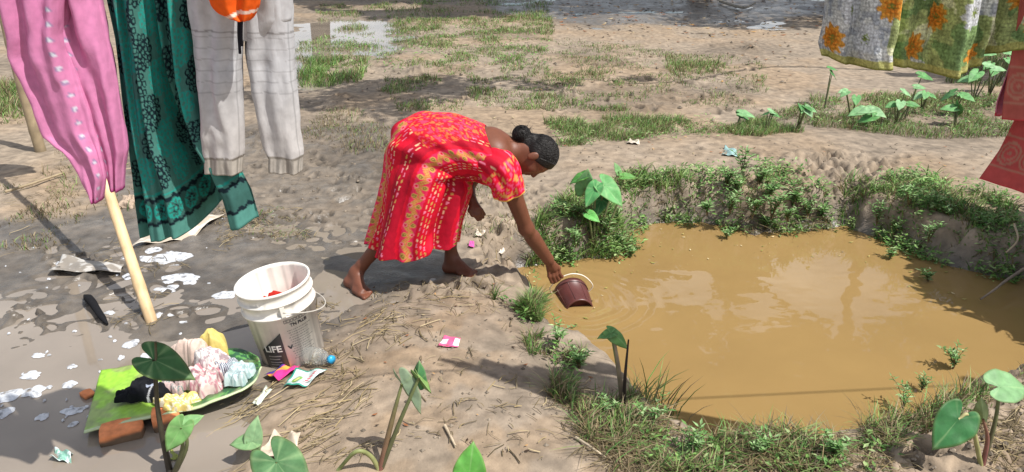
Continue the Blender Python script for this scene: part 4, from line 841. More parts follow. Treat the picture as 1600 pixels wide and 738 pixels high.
v, f = join(foam); o = struct(obj('soap_foam', v, f, FOAM, origin=(0, 0, PUD)), 'stuff'); o['label'] = 'white soap foam floating on the grey washing puddle'; o['category'] = 'foam'

# ------------------------------------------------------------------ taro plants
half = np.array([(0, 1.0), (.07, .88), (.2, .68), (.32, .42), (.385, .14), (.37, -.12), (.29, -.33), (.19, -.42), (.10, -.36), (.045, -.2), (0, -.04)])
hsx = spline(np.concatenate([half, np.zeros((len(half), 1))], 1), 26)[:, :2]; outline = np.concatenate([hsx, (hsx*np.array([-1, 1]))[::-1][1:-1]])
def taro_leaf(at, tip, nrm, size, parent, col='#5f9a55', droop=.25, cup=.15, fold=0.0, seed=0, width=1.0):
    """heart-shaped leaf; at = where the stalk joins, tip = pointing direction, nrm = upper side"""
    t = unit(tip); n = unit(np.asarray(nrm, float)-t*np.dot(nrm, t)); r = np.cross(t, n); m = len(outline); rad = np.linspace(.0, 1, 9); L = []
    O = outline*np.array([width, 1])
    for q in rad: L.append(np.concatenate([O*q], 1))
    L = np.array(L); x, y = L[..., 0], L[..., 1]; d2 = x*x+y*y; z = -droop*np.clip(y, 0, 2)**2*.8-droop*.6*np.clip(-y, 0, 1)**2+cup*np.abs(x)-fold*np.abs(x)*1.6+.05*(fbm(x*4+seed, y*4, 2, seed)-.5)+.025*np.sin(y*13+seed)*np.abs(x)*2
    if fold: x = x*(1-.55*fold)
    V = np.asarray(at)+size*(x[..., None]*r+y[..., None]*t+z[..., None]*n)
    phi = np.arctan2(x, y+1e-6); vein = np.exp(-(np.mod(np.abs(phi)/(pi/5.2)+.5, 1)-.5)**2/.004)*(np.hypot(x, y) > .02)
    c = lin(col)*(.85+.35*fbm(x*6+seed, y*6, 3, seed+2))[..., None]; c = c*(1-.30*vein[..., None])+lin('#b5cf95')*.30*vein[..., None]; edge_b = sst(.93, 1, np.repeat(rad[:, None], m, 1)+.06*(vn(phi*9, phi*0+seed, 4)-.5))[..., None]; c = c*(1-.3*edge_b)+lin('#8a7a4a')*.3*edge_b
    o = obj('leaf', V.reshape(-1, 3), gridF(9, m, False, True), LEAFM, parent, col=c.reshape(-1, 3)); return solidify(o, .0015)
def stalk(pts, r0_, r1_, parent, col='#5e5a44', col1=None, n=18):
    p = spline(pts, n); v, f = tube(p, np.linspace(r0_, r1_, n), 8); t = np.concatenate([np.repeat(np.linspace(0, 1, n), 8), [0, 1]])[:, None]; c = lin(col)*(1-t)+lin(col1 or col)*t
    return obj('stalk', v, f, STEM, parent, col=c)
def taro(base, label, leaves, group=None, name='taro_plant'):
    """leaves: (attach point, tip dir, normal, size, colour, options, stalk bend)"""
    base = np.asarray(base, float); root = thing(name, label, 'plant', tuple(base), group)
    for (at, tip, nrm, size, col, opt, bend) in leaves:
        at = np.asarray(at, float); midp = base*.45+at*.55+np.asarray(bend, float); stalk([base-np.array([0, 0, .02]), midp, at], opt.pop('r0', .009), opt.pop('r1', .0045), root, opt.pop('scol', '#54503a'), opt.pop('scol1', '#6f7a4c')); taro_leaf(at, tip, nrm, size, root, col, **opt)
    return root
# near left, in front of the sack
B = Gh(266, 742); yb = B[1]
tA = taro(B, 'taro with a large dark leaf shading the black garment, two dark stalks', [
    (P(240, 562, yb+.04), (.92, -.25, -.32), (-.15, -.62, .78), .15, '#3f6a3c', dict(droop=.2, cup=.1, seed=1, scol='#2e2722', scol1='#3a3326', r0=.012), (-.01, 0, 0)),
    (P(283, 668, yb-.03), (-.5, -.3, -.75), (.3, -.8, .55), .10, '#7db068', dict(droop=.1, seed=2, scol='#3a3028'), (.02, 0, 0)),
    (P(287, 664, yb+.02), (.75, .4, .25), (-.2, -.7, .7), .07, '#7fae70', dict(droop=.2, seed=3, scol='#3a3028'), (.03, 0, 0))])
stalk([B, P(247, 640, yb+.02), P(243, 534, yb+.05)], .010, .004, tA, '#2e2722', '#54503a')
B = Gh(402, 718); yb = B[1]
taro(B, 'small pale three-lobed taro seedling among straw', [(P(396, 688, yb), (.15, .3, .9), (.0, -.9, .4), .085, '#8fb584', dict(seed=5, droop=.2, r0=.005, r1=.003), (0, 0, 0)), (P(393, 690, yb), (-1, -.1, -.05), (0, -.6, .8), .08, '#86ae78', dict(seed=6, r0=.005, r1=.003), (0, 0, 0)), (P(395, 692, yb), (.4, -.2, -.7), (.2, -.7, .6), .05, '#6e9a62', dict(seed=7, r0=.005, r1=.003), (0, 0, 0))])
B = Gh(425, 800); yb = B[1]
taro(B, 'broad taro leaf spread low in front of the beige plastic bag', [(P(432, 722, yb+.08), (.6, -.6, -.3), (-.05, -.35, .95), .20, '#557d50', dict(seed=8, droop=.15, cup=.05), (0, 0, 0))])
B = Gh(730, 800); yb = B[1]
taro(B, 'single bright green taro leaf standing upright on the path', [(P(733, 745, yb+.03), (.12, .25, .95), (0, -.93, .35), .115, '#67ad4e', dict(seed=9, droop=.1, cup=.08, width=1.2), (0, 0, 0))])
B = Gh(592, 733); yb = B[1]
tB = taro(B, 'wilting taro on the path with a hanging grey-green leaf and curled top', [
    (P(628, 600, yb+.03), (.45, -.15, -.9), (-.55, -.75, .1), .125, '#93a98a', dict(seed=10, droop=.05, cup=.05, fold=.35, scol='#7d5148', scol1='#6f7a4c', r0=.012), (.0, 0, 0)),
    (P(652, 598, yb+.03), (.1, -.1, 1), (-.3, -.9, .1), .085, '#5c9a63', dict(seed=11, droop=.1, fold=.45, scol='#7d5148', scol1='#6f7a4c'), (.0, 0, 0)),
    (P(655, 590, yb+.02), (.5, -.1, -.8), (.2, -.9, .3), .075, '#86a860', dict(seed=12, fold=.8, droop=.3), (0, 0, 0))])
stalk([B, P(578, 712, yb), P(556, 706, yb-.02), Gh(528, 735)], .009, .006, tB, '#8a8a5a', '#6e7a4a')
B = Gh(1536, 725); yb = B[1]
taro(B, 'taro on the near bank with torn leaf, rolled leaf and one wide pale leaf', [
    (P(1497, 655, yb-.02), (-.62, -.35, -.62), (-.3, -.85, .45), .135, '#3f7a45', dict(seed=13, droop=.1, width=1.25, scol='#8a8a5a', scol1='#a8a070'), (-.02, 0, .09)),
    (P(1562, 605, yb+.02), (.85, .1, -.05), (-.15, -.55, .85), .12, '#84b07a', dict(seed=14, droop=.25, width=1.3, scol='#4a3d33'), (.01, 0, 0)),
    (P(1536, 655, yb), (-.3, -.1, .95), (-.3, -.9, .1), .085, '#9db07a', dict(seed=15, fold=.6, scol='#7a4a48', scol1='#7a5a48'), (.015, 0, 0))])
B = Gh(976, 638); yb = B[1]
tg = taro(B, 'lone taro with one drooping leaf beside a black spike at the water', [(P(958, 522, yb+.03), (.6, -.2, -.4), (-.1, -.55, .85), .085, '#6c9a55', dict(seed=16, droop=.5, fold=.25, scol='#453a30', scol1='#a09078', r0=.013), (.0, 0, 0)), (P(955, 521, yb+.03), (-.8, -.1, -.15), (0, -.5, .9), .055, '#5c8a4c', dict(seed=17, droop=.4, r0=.006), (0, 0, 0))])
v, f = tube(spline([Gh(974, 640), P(977, 585, yb-.03), P(982, 531, yb-.03)], 12), np.linspace(.009, .003, 12), 8); tag(obj('spike', v, f, STEM, col=np.broadcast_to((.02, .012, .012), (len(v), 3))), 'thin dark upright spike standing in the bank grass', 'stake')
B = Gh(928, 392); yb = B[1]
taro(B, 'leafy taro clump growing from the grass beside the pail inlet', [
    (P(914, 296, yb+.05), (.05, -.25, .95), (-.15, -.9, .4), .14, '#7db47a', dict(seed=20, droop=.15, width=1.15), (0, 0, 0)), (P(944, 290, yb), (.62, -.45, -.55), (.1, -.65, .75), .17, '#6cae68', dict(seed=21, droop=.15, width=1.05), (0, 0, 0)),
    (P(930, 295, yb-.03), (-.45, -.4, -.7), (-.3, -.75, .6), .13, '#5fa864', dict(seed=22, droop=.15), (0, 0, 0)), (P(912, 275, yb+.06), (-.8, 0, -.35), (-.2, -.4, .9), .10, '#4f9040', dict(seed=23), (0, 0, 0)),
    (P(920, 335, yb-.05), (.5, -.4, -.2), (0, -.7, .7), .085, '#6fc060', dict(seed=24), (0, 0, 0)), (P(975, 276, yb+.08), (.9, 0, .05), (0, -.5, .85), .075, '#5f9a48', dict(seed=25), (.03, 0, 0)), (P(940, 312, yb), (-.3, -.5, -.7), (-.2, -.6, .7), .12, '#3f7a44', dict(seed=26), (0, 0, 0)), (P(966, 268, yb+.1), (-.3, .2, .8), (.3, -.7, .5), .06, '#7fb070', dict(seed=27), (0, 0, 0))])
far_lbl = {0: 'young taro plant in the row between the far path and the bedspread'}
rowp = [(1150, 200, 22, 2), (1198, 205, 30, 3), (1245, 205, 48, 5), (1288, 170, 52, 2), (1330, 185, 40, 3), (1352, 195, 30, 3), (1400, 195, 42, 5), (1412, 188, 62, 2), (1440, 176, 30, 3), (1490, 180, 36, 3), (1520, 160, 45, 5), (1545, 150, 55, 5), (1560, 130, 50, 4), (1492, 200, 30, 3), (1575, 165, 45, 4), (1368, 205, 28, 2)]
for k, (u, v, hp_, nl) in enumerate(rowp):
    B = Gh(u, v); sc = np.linalg.norm(B-np.array([0, 0, CAMH]))/FPX; lv = []
    for i in range(nl):
        a = random.uniform(0, 2*pi) if nl > 2 else random.uniform(-.6, 3.6); hh_ = hp_*sc*random.uniform(.65, 1.05); rad = hh_*random.uniform(.15, .5); at = B+np.array([math.cos(a)*rad, math.sin(a)*rad, hh_])
        lv.append((at, (math.cos(a), math.sin(a)*.6-.25, random.uniform(-.5, .05)), (random.uniform(-.25, .25), -.5, .9), sc*random.uniform(13, 23)*.95, random.choice(['#7fb078', '#6fa868', '#8fba88', '#5f9a58', '#4f8a4c']), dict(seed=30+k*7+i, droop=.2, r0=.008, r1=.004, scol='#3f3a2c'), (0, 0, 0)))
    place = 'at the pail end of the row' if u < 1180 else 'in the row behind the far path' if u < 1320 else 'under the hanging bedspread' if u < 1470 else 'close by the pink blouse'
    taro(B, ('tall ' if hp_ >= 45 else 'low ' if hp_ <= 30 else 'middling ')+'taro with '+{2: 'two', 3: 'three', 4: 'four', 5: 'five'}[nl]+' leaves growing '+place, lv, 'taro plants in the row behind the far path')

# ------------------------------------------------------------------ grass, herbs, straw
def blades(base, hgt, wid, az, bend, col):
    """ribbon blades; bend = sideways reach of the tip as a share of the height"""
    N = len(base); lv = np.array([0, .4, .75, 1.0]); wf = np.array([.8, 1, .7, .0]); d = np.stack([np.cos(az), np.sin(az), 0*az], 1); sd = np.stack([-np.sin(az+.7), np.cos(az+.7), 0*az], 1); V = np.zeros((N, 7, 3)); k = 0
    for q, w in zip(lv, wf):
        c_ = base+d*(hgt*bend*q**1.8)[:, None]; c_[:, 2] += hgt*(q-.35*np.clip(bend, 0, 1.6)*q**2.2)
        if w > 0: V[:, k] = c_-sd*(wid*w*.5)[:, None]; V[:, k+1] = c_+sd*(wid*w*.5)[:, None]; k += 2
        else: V[:, k] = c_; k += 1
    o = (np.arange(N)*7)[:, None]; F = np.concatenate([np.concatenate([o+np.array([0, 1, 3, 2])]), np.concatenate([o+np.array([2, 3, 5, 4])]), np.concatenate([o+np.array([4, 5, 6]), -np.ones((N, 1), int)], 1)])
    return V.reshape(-1, 3), F, np.repeat(col, 7, 0)
GREENS = np.array([lin(q) for q in ('#6a8a42', '#7d9c50', '#567a3c', '#8ca65e', '#96ae6a', '#6c9a50')]); DRYS = np.array([lin(q) for q in ('#94835f', '#7f7054', '#a89877', '#6c6049')])
def patch(px, n, h0, h1, dryness, clump=.5, cs=5.0, bend=(.2, 1.0), wid=(.003, .006), z=0.0, seed=0, minz=-.19):
    pl = polyG(px, z); lo = pl.min(0); hi = pl.max(0); out = np.zeros((0, 2)); tries = 0
    while len(out) < n and tries < 60:
        q = RNG.uniform(lo, hi, (n*2, 2)); sdd = psdf(q[:, 0], q[:, 1], pl); w = fbm(q[:, 0]*cs, q[:, 1]*cs, 3, 200+seed); keep = (sdd < .08*(w-.5)*4) & (w > clump-.12*RNG.random(len(q))); out = np.concatenate([out, q[keep]]); tries += 1
    q = out[:n]; z_ = H(q[:, 0], q[:, 1]); ok = z_ > minz-.02; q = q[ok]; z_ = z_[ok]; m = len(q)
    w = fbm(q[:, 0]*cs, q[:, 1]*cs, 3, 200+seed); hh_ = RNG.uniform(h0, h1, m)*(.55+1.0*np.clip((w-clump)*4, 0, .8)); isd = RNG.random(m) < dryness
    col = np.where(isd[:, None], DRYS[RNG.integers(0, 4, m)], GREENS[RNG.integers(0, 6, m)])*RNG.uniform(.65, 1.15, m)[:, None]
    return blades(np.stack([q[:, 0], q[:, 1], z_-.006], 1), hh_, RNG.uniform(*wid, m), RNG.uniform(0, 2*pi, m), RNG.uniform(*bend, m), col)
def grass(name, label, parts, mat=None):
    v, f, c = join(parts); o = struct(obj(name, v, f, mat or GRASSM, col=c, origin=(0, 0, 0), smooth=False), 'stuff'); o['label'] = label; o['category'] = 'grass'; return o
grass('meadow_grass', 'sparse short grass tufts scattered over the far mud', [
    patch([(470, 60), (640, 30), (860, 25), (860, 90), (740, 130), (620, 100), (480, 130)], 15000, .03, .085, .36, .51, 3.0, wid=(.004, .009), seed=1), patch([(600, 0), (860, 0), (850, 60), (620, 55)], 4200, .04, .11, .4, .52, 2.2, wid=(.006, .011), seed=2),
    patch([(500, 10), (620, 8), (600, 45), (500, 45)], 2200, .04, .10, .4, .5, 2.2, wid=(.006, .011), seed=11), patch([(480, 90), (570, 85), (560, 130), (470, 130)], 1800, .07, .16, .25, .45, 2.4, wid=(.006, .010), seed=12),
    patch([(600, 125), (960, 115), (970, 175), (620, 175)], 6000, .03, .08, .42, .53, 3.2, wid=(.004, .008), seed=3), patch([(860, 60), (1180, 90), (1190, 170), (960, 180), (820, 130)], 5600, .025, .07, .45, .54, 3.2, wid=(.004, .008), seed=4),
    patch([(1040, 85), (1150, 95), (1140, 135), (1050, 120)], 1500, .04, .10, .4, .5, 2.5, wid=(.004, .008), seed=13), patch([(470, 170), (600, 180), (600, 240), (470, 235)], 1500, .02, .06, .75, .52, 2.5, wid=(.003, .006), seed=14),
    patch([(0, 135), (70, 135), (60, 195), (0, 195)], 1500, .05, .13, .45, .42, 2, wid=(.005, .009), seed=5), patch([(0, 290), (120, 290), (130, 390), (0, 390)], 700, .02, .06, .8, .52, 4, seed=6), patch([(80, 200), (200, 220), (230, 330), (100, 320)], 350, .03, .08, .7, .52, 4, seed=7), patch([(330, 330), (470, 325), (480, 385), (340, 385)], 800, .02, .05, .85, .5, 5, bend=(.6, 1.8), seed=8)])
grass('roadside_grass', 'low grass strip along the back of the far path', [patch([(850, 195), (960, 186), (1100, 190), (1200, 190), (1260, 205), (1190, 218), (1040, 215), (870, 232)], 8000, .03, .08, .35, .36, 4, wid=(.003, .006), seed=21), patch([(1180, 185), (1300, 150), (1600, 150), (1620, 215), (1480, 215), (1330, 205)], 9000, .03, .09, .42, .42, 3.5, wid=(.003, .006), seed=22), patch([(1480, 80), (1600, 80), (1600, 150), (1490, 150)], 2500, .05, .15, .4, .45, 3, wid=(.005, .009), seed=23), patch([(720, 300), (860, 285), (870, 400), (800, 420), (740, 380)], 700, .02, .06, .7, .52, 5, seed=24)])
grass('bank_grass', 'dense grass hanging over the far banks of the pond', [
    patch([(862, 345), (900, 325), (985, 330), (1000, 385), (975, 402), (900, 412), (830, 418), (815, 400)], 5000, .04, .12, .28, .34, 6, (.3, 1.3), wid=(.004, .009), seed=31, z=-.05), patch([(830, 400), (980, 388), (985, 408), (840, 424)], 2200, .03, .09, .85, .3, 8, (.6, 1.8), seed=32, z=-.1),
    patch([(960, 288), (1060, 280), (1110, 300), (1110, 348), (1000, 355), (985, 330)], 3400, .035, .10, .3, .42, 6, (.3, 1.3), wid=(.004, .009), seed=33), patch([(1080, 290), (1200, 275), (1300, 310), (1320, 350), (1240, 366), (1100, 350)], 2200, .025, .08, .5, .45, 6, (.3, 1.4), wid=(.004, .009), seed=34),
    patch([(1320, 300), (1420, 285), (1560, 320), (1600, 370), (1600, 430), (1500, 420), (1400, 388), (1330, 360)], 5200, .03, .10, .3, .43, 6, (.3, 1.4), wid=(.004, .009), seed=35), patch([(990, 335), (1320, 340), (1420, 395), (1600, 425), (1600, 445), (1400, 402), (1300, 362), (1000, 358)], 3000, .03, .10, .75, .36, 8, (.8, 2.0), seed=36, z=-.12)])
grass('near_bank_grass', 'tufts of green and dead grass along the near edge of the pond', [
    patch([(772, 470), (815, 468), (835, 505), (858, 548), (830, 552), (785, 505)], 1700, .04, .105, .25, .36, 7, (.2, 1.0), seed=41, z=-.05), patch([(820, 540), (900, 545), (960, 590), (1010, 640), (1040, 680), (960, 690), (890, 640)], 1900, .03, .11, .5, .44, 6, (.2, 1.2), seed=42), patch([(900, 640), (1040, 665), (1130, 690), (1300, 690), (1400, 665), (1420, 700), (1300, 738), (1000, 760)], 3000, .03, .095, .55, .44, 5, (.3, 1.5), seed=43),
    patch([(880, 620), (980, 640), (1060, 690), (1400, 690), (1400, 760), (1000, 770)], 2200, .03, .07, .95, .42, 6, (1.0, 2.4), seed=44), patch([(1380, 640), (1480, 605), (1540, 595), (1600, 580), (1600, 640), (1480, 650), (1390, 690)], 900, .03, .12, .55, .46, 5, (.2, 1.2), seed=45), patch([(1000, 600), (1060, 580), (1075, 640), (1010, 660)], 120, .08, .2, .35, .3, 5, (.2, .9), seed=46, z=-.1)])
def weed_leaves(px, n, hmax, size, seed, z=0.0, clump=.42):
    pl = polyG(px, z); lo = pl.min(0); hi = pl.max(0); q = RNG.uniform(lo, hi, (n*5, 2)); w = fbm(q[:, 0]*6, q[:, 1]*6, 3, 500+seed); q = q[(psdf(q[:, 0], q[:, 1], pl) < 0) & (w > clump) & (psdf(q[:, 0], q[:, 1], POND_POLY)+.25*(w-.5) > -.05)][:n]; m = len(q)
    z_ = np.maximum(H(q[:, 0], q[:, 1]), WL)+RNG.random(m)**1.3*hmax; p = np.stack([q[:, 0], q[:, 1], z_], 1); a = RNG.uniform(0, 2*pi, m); t = np.stack([np.cos(a), np.sin(a), RNG.uniform(-.4, .6, m)], 1); t /= np.linalg.norm(t, axis=1)[:, None]; sd = np.stack([-np.sin(a), np.cos(a), RNG.uniform(-.4, .4, m)], 1); s = (size*RNG.uniform(.5, 1.3, m))[:, None]; nn = np.cross(t, sd)
    V = np.stack([p, p+t*s*.5-sd*s*.2+nn*s*.06, p+t*s, p+t*s*.5+sd*s*.2+nn*s*.06], 1); c = np.array([lin(k) for k in ('#7aa352', '#8fb268', '#658f4c', '#a8bd80', '#557f3c')])[RNG.integers(0, 5, m)]*RNG.uniform(.7, 1.1, m)[:, None]
    return V.reshape(-1, 3), (np.arange(m)*4)[:, None]+np.array([0, 1, 2, 3]), np.repeat(c, 4, 0)
o = grass('creeping_weeds', 'mass of small creeping weed leaves covering the pond banks', [weed_leaves([(865, 340), (985, 330), (1000, 390), (900, 410), (820, 412)], 900, .10, .034, 1, -.05, .47), weed_leaves([(960, 290), (1060, 280), (1200, 270), (1300, 305), (1330, 352), (1240, 368), (1100, 352), (1000, 356)], 2300, .075, .036, 2, -.03, .49), weed_leaves([(1320, 300), (1420, 285), (1560, 320), (1600, 370), (1600, 432), (1500, 424), (1400, 390), (1330, 362)], 2300, .08, .036, 3, -.03, .48), weed_leaves([(1180, 185), (1300, 155), (1600, 150), (1620, 215), (1480, 212), (1330, 204)], 1500, .08, .04, 4, 0, .46), weed_leaves([(850, 195), (1200, 188), (1250, 205), (1190, 218), (870, 232)], 900, .06, .03, 5, 0, .45), weed_leaves([(480, 60), (860, 30), (860, 100), (620, 110), (480, 130)], 1200, .07, .05, 6, 0, .5), weed_leaves([(780, 470), (870, 530), (1000, 640), (1050, 690), (960, 700), (850, 560)], 500, .06, .03, 7, 0, .5), weed_leaves([(1000, 690), (1400, 680), (1400, 740), (1000, 750)], 500, .05, .03, 8, 0, .5)], LEAFM); o['category'] = 'weeds'
def crumbs(px, n, s0, s1, seed):
    q = scatter_px(px, n); z_ = H(q[:, 0], q[:, 1]); s = s0+(s1-s0)*RNG.random(n)**3; O = np.array([[1, 0, 0], [-1, 0, 0], [0, 1, 0], [0, -1, 0], [0, 0, .8], [0, 0, -.8]]); V = O[None]*(s[:, None, None])*RNG.uniform(.6, 1.3, (n, 6, 1))+np.concatenate([q, z_[:, None]+s[:, None]*.2], 1)[:, None]
    F = np.array([[0, 2, 4], [2, 1, 4], [1, 3, 4], [3, 0, 4], [2, 0, 5], [1, 2, 5], [3, 1, 5], [0, 3, 5]]); F = ((np.arange(n)*6)[:, None, None]+F).reshape(-1, 3); return V.reshape(-1, 3), tri(F), np.repeat(lin('#8d8172')*RNG.uniform(.45, 1.1, n)[:, None], 6, 0)
o = grass('mud_crumbs', 'loose crumbs and small lumps of dried mud on the ground', [crumbs([(480, 440), (830, 440), (1000, 738), (420, 738)], 700, .002, .012, 1), crumbs([(700, 300), (900, 230), (1550, 230), (1550, 300), (1000, 280), (800, 420)], 420, .002, .013, 2), crumbs([(330, 200), (620, 190), (600, 380), (330, 350)], 300, .003, .014, 3), crumbs([(480, 80), (1280, 60), (1190, 190), (480, 200)], 320, .005, .03, 4), crumbs([(1360, 640), (1600, 600), (1600, 738), (1340, 738)], 400, .003, .018, 5)], MUD_DRY); o['category'] = 'mud'
# fallen straw and stems: blades lying nearly flat
def straw_patch(px, n, l0, l1, seed, z=0, az=None):
    pl = polyG(px, z); lo = pl.min(0); hi = pl.max(0); q = RNG.uniform(lo, hi, (n*4, 2)); w = fbm(q[:, 0]*4, q[:, 1]*4, 3, 300+seed); q = q[(psdf(q[:, 0], q[:, 1], pl) < 0) & (w > .45)][:n]; m = len(q); L = RNG.uniform(l0, l1, m); a = RNG.uniform(0, 2*pi, m) if az is None else RNG.normal(az, .5, m)
    d = np.stack([np.cos(a), np.sin(a)], 1); p0 = q-d*L[:, None]/2; p1 = q+d*L[:, None]/2; V = []; w_ = RNG.uniform(.0008, .0024, m)
    for k, t in enumerate((0, .5, 1)):
        p = p0*(1-t)+p1*t+(np.stack([-d[:, 1], d[:, 0]], 1)*(L*RNG.uniform(-.12, .12, m))[:, None] if k == 1 else 0); z_ = H(p[:, 0], p[:, 1])+.004+.006*RNG.random(m)*(1 if k != 1 else 2.2); sd = np.stack([-d[:, 1], d[:, 0]], 1)*w_[:, None]
        V += [np.concatenate([p-sd, z_[:, None]], 1), np.concatenate([p, z_[:, None]+w_[:, None]], 1), np.concatenate([p+sd, z_[:, None]], 1)]
    V = np.stack(V, 1); o = (np.arange(m)*9)[:, None]; F = np.concatenate([o+np.array(q_) for q_ in ([0, 1, 4, 3], [1, 2, 5, 4], [3, 4, 7, 6], [4, 5, 8, 7])]); c = DRYS[RNG.integers(0, 4, m)]*RNG.uniform(.5, 1.15, m)[:, None]
    return V.reshape(-1, 3), F, np.repeat(c, 9, 0)
grass('fallen_straw', 'dry straw and grass stems strewn over the near path', [straw_patch([(480, 470), (620, 470), (620, 590), (500, 600)], 100, .03, .12, 1), straw_patch([(560, 440), (780, 440), (820, 540), (600, 560)], 170, .02, .12, 2), straw_patch([(330, 600), (560, 590), (620, 700), (560, 738), (330, 738)], 190, .03, .16, 3, az=.6), straw_patch([(560, 560), (880, 560), (980, 738), (560, 738)], 110, .02, .08, 4), straw_patch([(860, 560), (1000, 640), (1400, 690), (1400, 760), (950, 760)], 450, .03, .12, 5), straw_patch([(1360, 640), (1600, 600), (1600, 760), (1340, 760)], 380, .03, .14, 6), straw_patch([(740, 340), (860, 320), (850, 410), (760, 420)], 90, .02, .08, 7), straw_patch([(330, 320), (480, 320), (480, 390), (340, 390)], 120, .03, .1, 8), straw_patch([(160, 400), (330, 400), (250, 520), (160, 500)], 60, .03, .12, 9), straw_patch([(0, 250), (240, 250), (240, 400), (0, 400)], 120, .03, .12, 10)], STRAW)
# leaf litter on the far mud
def litter(px, n, s0, s1, seed):
    q = scatter_px(px, n); z_ = H(q[:, 0], q[:, 1]); a = RNG.uniform(0, 2*pi, n); L = RNG.uniform(s0, s1, n); V = []
    for (x, y, zz) in ((-1, 0, .2), (0, -.4, 0), (1, 0, .5), (0, .4, .1)): V.append(np.stack([q[:, 0]+L*(x*np.cos(a)-y*np.sin(a)), q[:, 1]+L*(x*np.sin(a)+y*np.cos(a)), z_+.006+L*zz*.5], 1))
    V = np.stack(V, 1); c = np.array([lin(k) for k in ('#5a4330', '#3d3026', '#8a5a3a', '#b08a5a', '#2c241e', '#a89878')])[RNG.integers(0, 6, n)]; return V.reshape(-1, 3), (np.arange(n)*4)[:, None]+np.array([0, 1, 2, 3]), np.repeat(c, 4, 0)
o = grass('leaf_litter', 'brown fallen leaves scattered over the shaded far mud', [litter([(860, -5), (1300, -5), (1290, 60), (860, 50)], 520, .02, .07, 1), litter([(900, 50), (1290, 50), (1280, 150), (900, 170)], 160, .01, .045, 2), litter([(470, 100), (1000, 90), (1000, 190), (470, 190)], 120, .01, .03, 3), litter([(880, 215), (1560, 230), (1540, 280), (880, 270)], 60, .006, .02, 4), litter([(480, 440), (900, 440), (1000, 738), (480, 738)], 60, .005, .015, 5)], STRAW); o['category'] = 'leaves'

q = scatter_px([(800, 425), (985, 400), (1010, 358), (1330, 362), (1520, 440), (1500, 500), (1330, 400), (1000, 420), (900, 520), (1040, 650), (1350, 660), (1340, 680), (1020, 680), (860, 510)], 110, WL); n_ = len(q); a_ = RNG.uniform(0, 2*pi, n_); L_2 = .004+.016*RNG.random(n_)**2; V = np.stack([np.stack([q[:, 0]+L_2*(x*np.cos(a_)-y*np.sin(a_)), q[:, 1]+L_2*(x*np.sin(a_)+y*np.cos(a_)), np.full(n_, WL+.0045)+L_2*z], 1) for x, y, z in ((-1, 0, .1), (0, -.4, 0), (1, 0, .15), (0, .4, 0))], 1)
o = grass('floating_scum', 'leaf bits and scum floating along the pond margins', [(V.reshape(-1, 3), (np.arange(n_)*4)[:, None]+np.array([0, 1, 2, 3]), np.repeat(np.array([lin(k) for k in ('#8f8a4a', '#c9b890', '#6a5a3a', '#a89a60')])[RNG.integers(0, 4, n_)], 4, 0))], STRAW); o['category'] = 'scum'
def herb_mesh(seed, nst, L0, leafL):
    r = np.random.default_rng(seed); st = []; lv = []
    for i in range(nst):
        a = r.uniform(0, 2*pi); L = L0*r.uniform(.6, 1.1); out = r.uniform(.2, .8); pts = spline([[0, 0, -.02], [math.cos(a)*L*out*.4, math.sin(a)*L*out*.4, L*.6], [math.cos(a)*L*out, math.sin(a)*L*out, L*r.uniform(.75, 1)]], 9); st.append(tube(pts, np.linspace(.003, .0015, 9), 5)+(lin('#6a5a3c'),))
        for j in range(2, 9):
            for s in (0, 1):
                az = a+s*pi+j*1.57+r.uniform(-.3, .3); d = unit([math.cos(az), math.sin(az), r.uniform(.0, .6)]); sd = unit(np.cross(d, [0, 0, 1])); up_ = np.cross(sd, d); ll = leafL*r.uniform(.6, 1.15); p = pts[j]
                V = np.array([p, p+d*ll*.4-sd*ll*.17+up_*ll*.05, p+d*ll, p+d*ll*.4+sd*ll*.17+up_*ll*.05, p+d*ll*.5-up_*ll*.03]); lv.append((V, tri([[0, 1, 4], [1, 2, 4], [2, 3, 4], [3, 0, 4]]), np.array([lin(r.choice(['#7aa35a', '#8fb274', '#658f4c', '#a3bd86', '#55803f']))*r.uniform(.8, 1.1)])))
    return join(st), join(lv)
HP = []
for k, (ns, L0, ll) in enumerate(((7, .20, .055), (9, .15, .045), (5, .13, .06), (6, .24, .05))):
    (sv, sf, scol), (lv_, lf_, lc) = herb_mesh(70+k, ns, L0, ll); ms = make_mesh('stem', sv, sf, scol); ms.materials.append(STEM); ml = make_mesh('foliage', lv_, lf_, lc, smooth=False); ml.materials.append(LEAFM); HP.append((ms, ml))
def herb(u, v, kind, label, group, dz=0.0, sc=1.0, z=None):
    p = Gh(u, v) if z is None else G(u, v, z); t = thing('herb_plant', label, 'plant', tuple(p+np.array([0, 0, dz])), group); t.rotation_euler.z = random.uniform(0, 6.28); t.scale = (sc, sc, sc)
    for nm, me in zip(('stem', 'foliage'), HP[kind]): o = bpy.data.objects.new(nm, me); COL.objects.link(o); o.parent = t
for (u, v) in [(1090, 318), (1120, 312), (1150, 300), (1165, 318), (1185, 290), (1200, 308), (1140, 332), (1175, 340), (1205, 342), (1195, 358), (1215, 325), (1240, 318), (1262, 338), (1285, 342), (1105, 335), (1230, 345), (1160, 275), (1135, 290)]: herb(u, v, random.choice((0, 1, 2)), 'low leafy weed in the mass on the far bank of the pond', 'leafy weeds on the far bank', sc=random.uniform(.7, 1.0))
for (u, v) in [(1345, 330), (1370, 350), (1400, 345), (1430, 360), (1395, 372), (1450, 378), (1480, 350), (1500, 385), (1530, 372), (1550, 400), (1460, 330), (1420, 322)]: herb(u, v, random.choice((0, 1, 3)), 'leafy weed among grass on the bank beneath the red saree', 'leafy weeds on the right bank', sc=random.uniform(.6, .95))
for (u, v) in [(880, 372), (900, 385), (950, 372), (965, 392), (890, 350), (925, 360), (960, 350)]: herb(u, v, random.choice((0, 1, 3)), 'leafy weed around the foot of the taro clump by the inlet', 'leafy weeds by the inlet', sc=random.uniform(.6, .9))
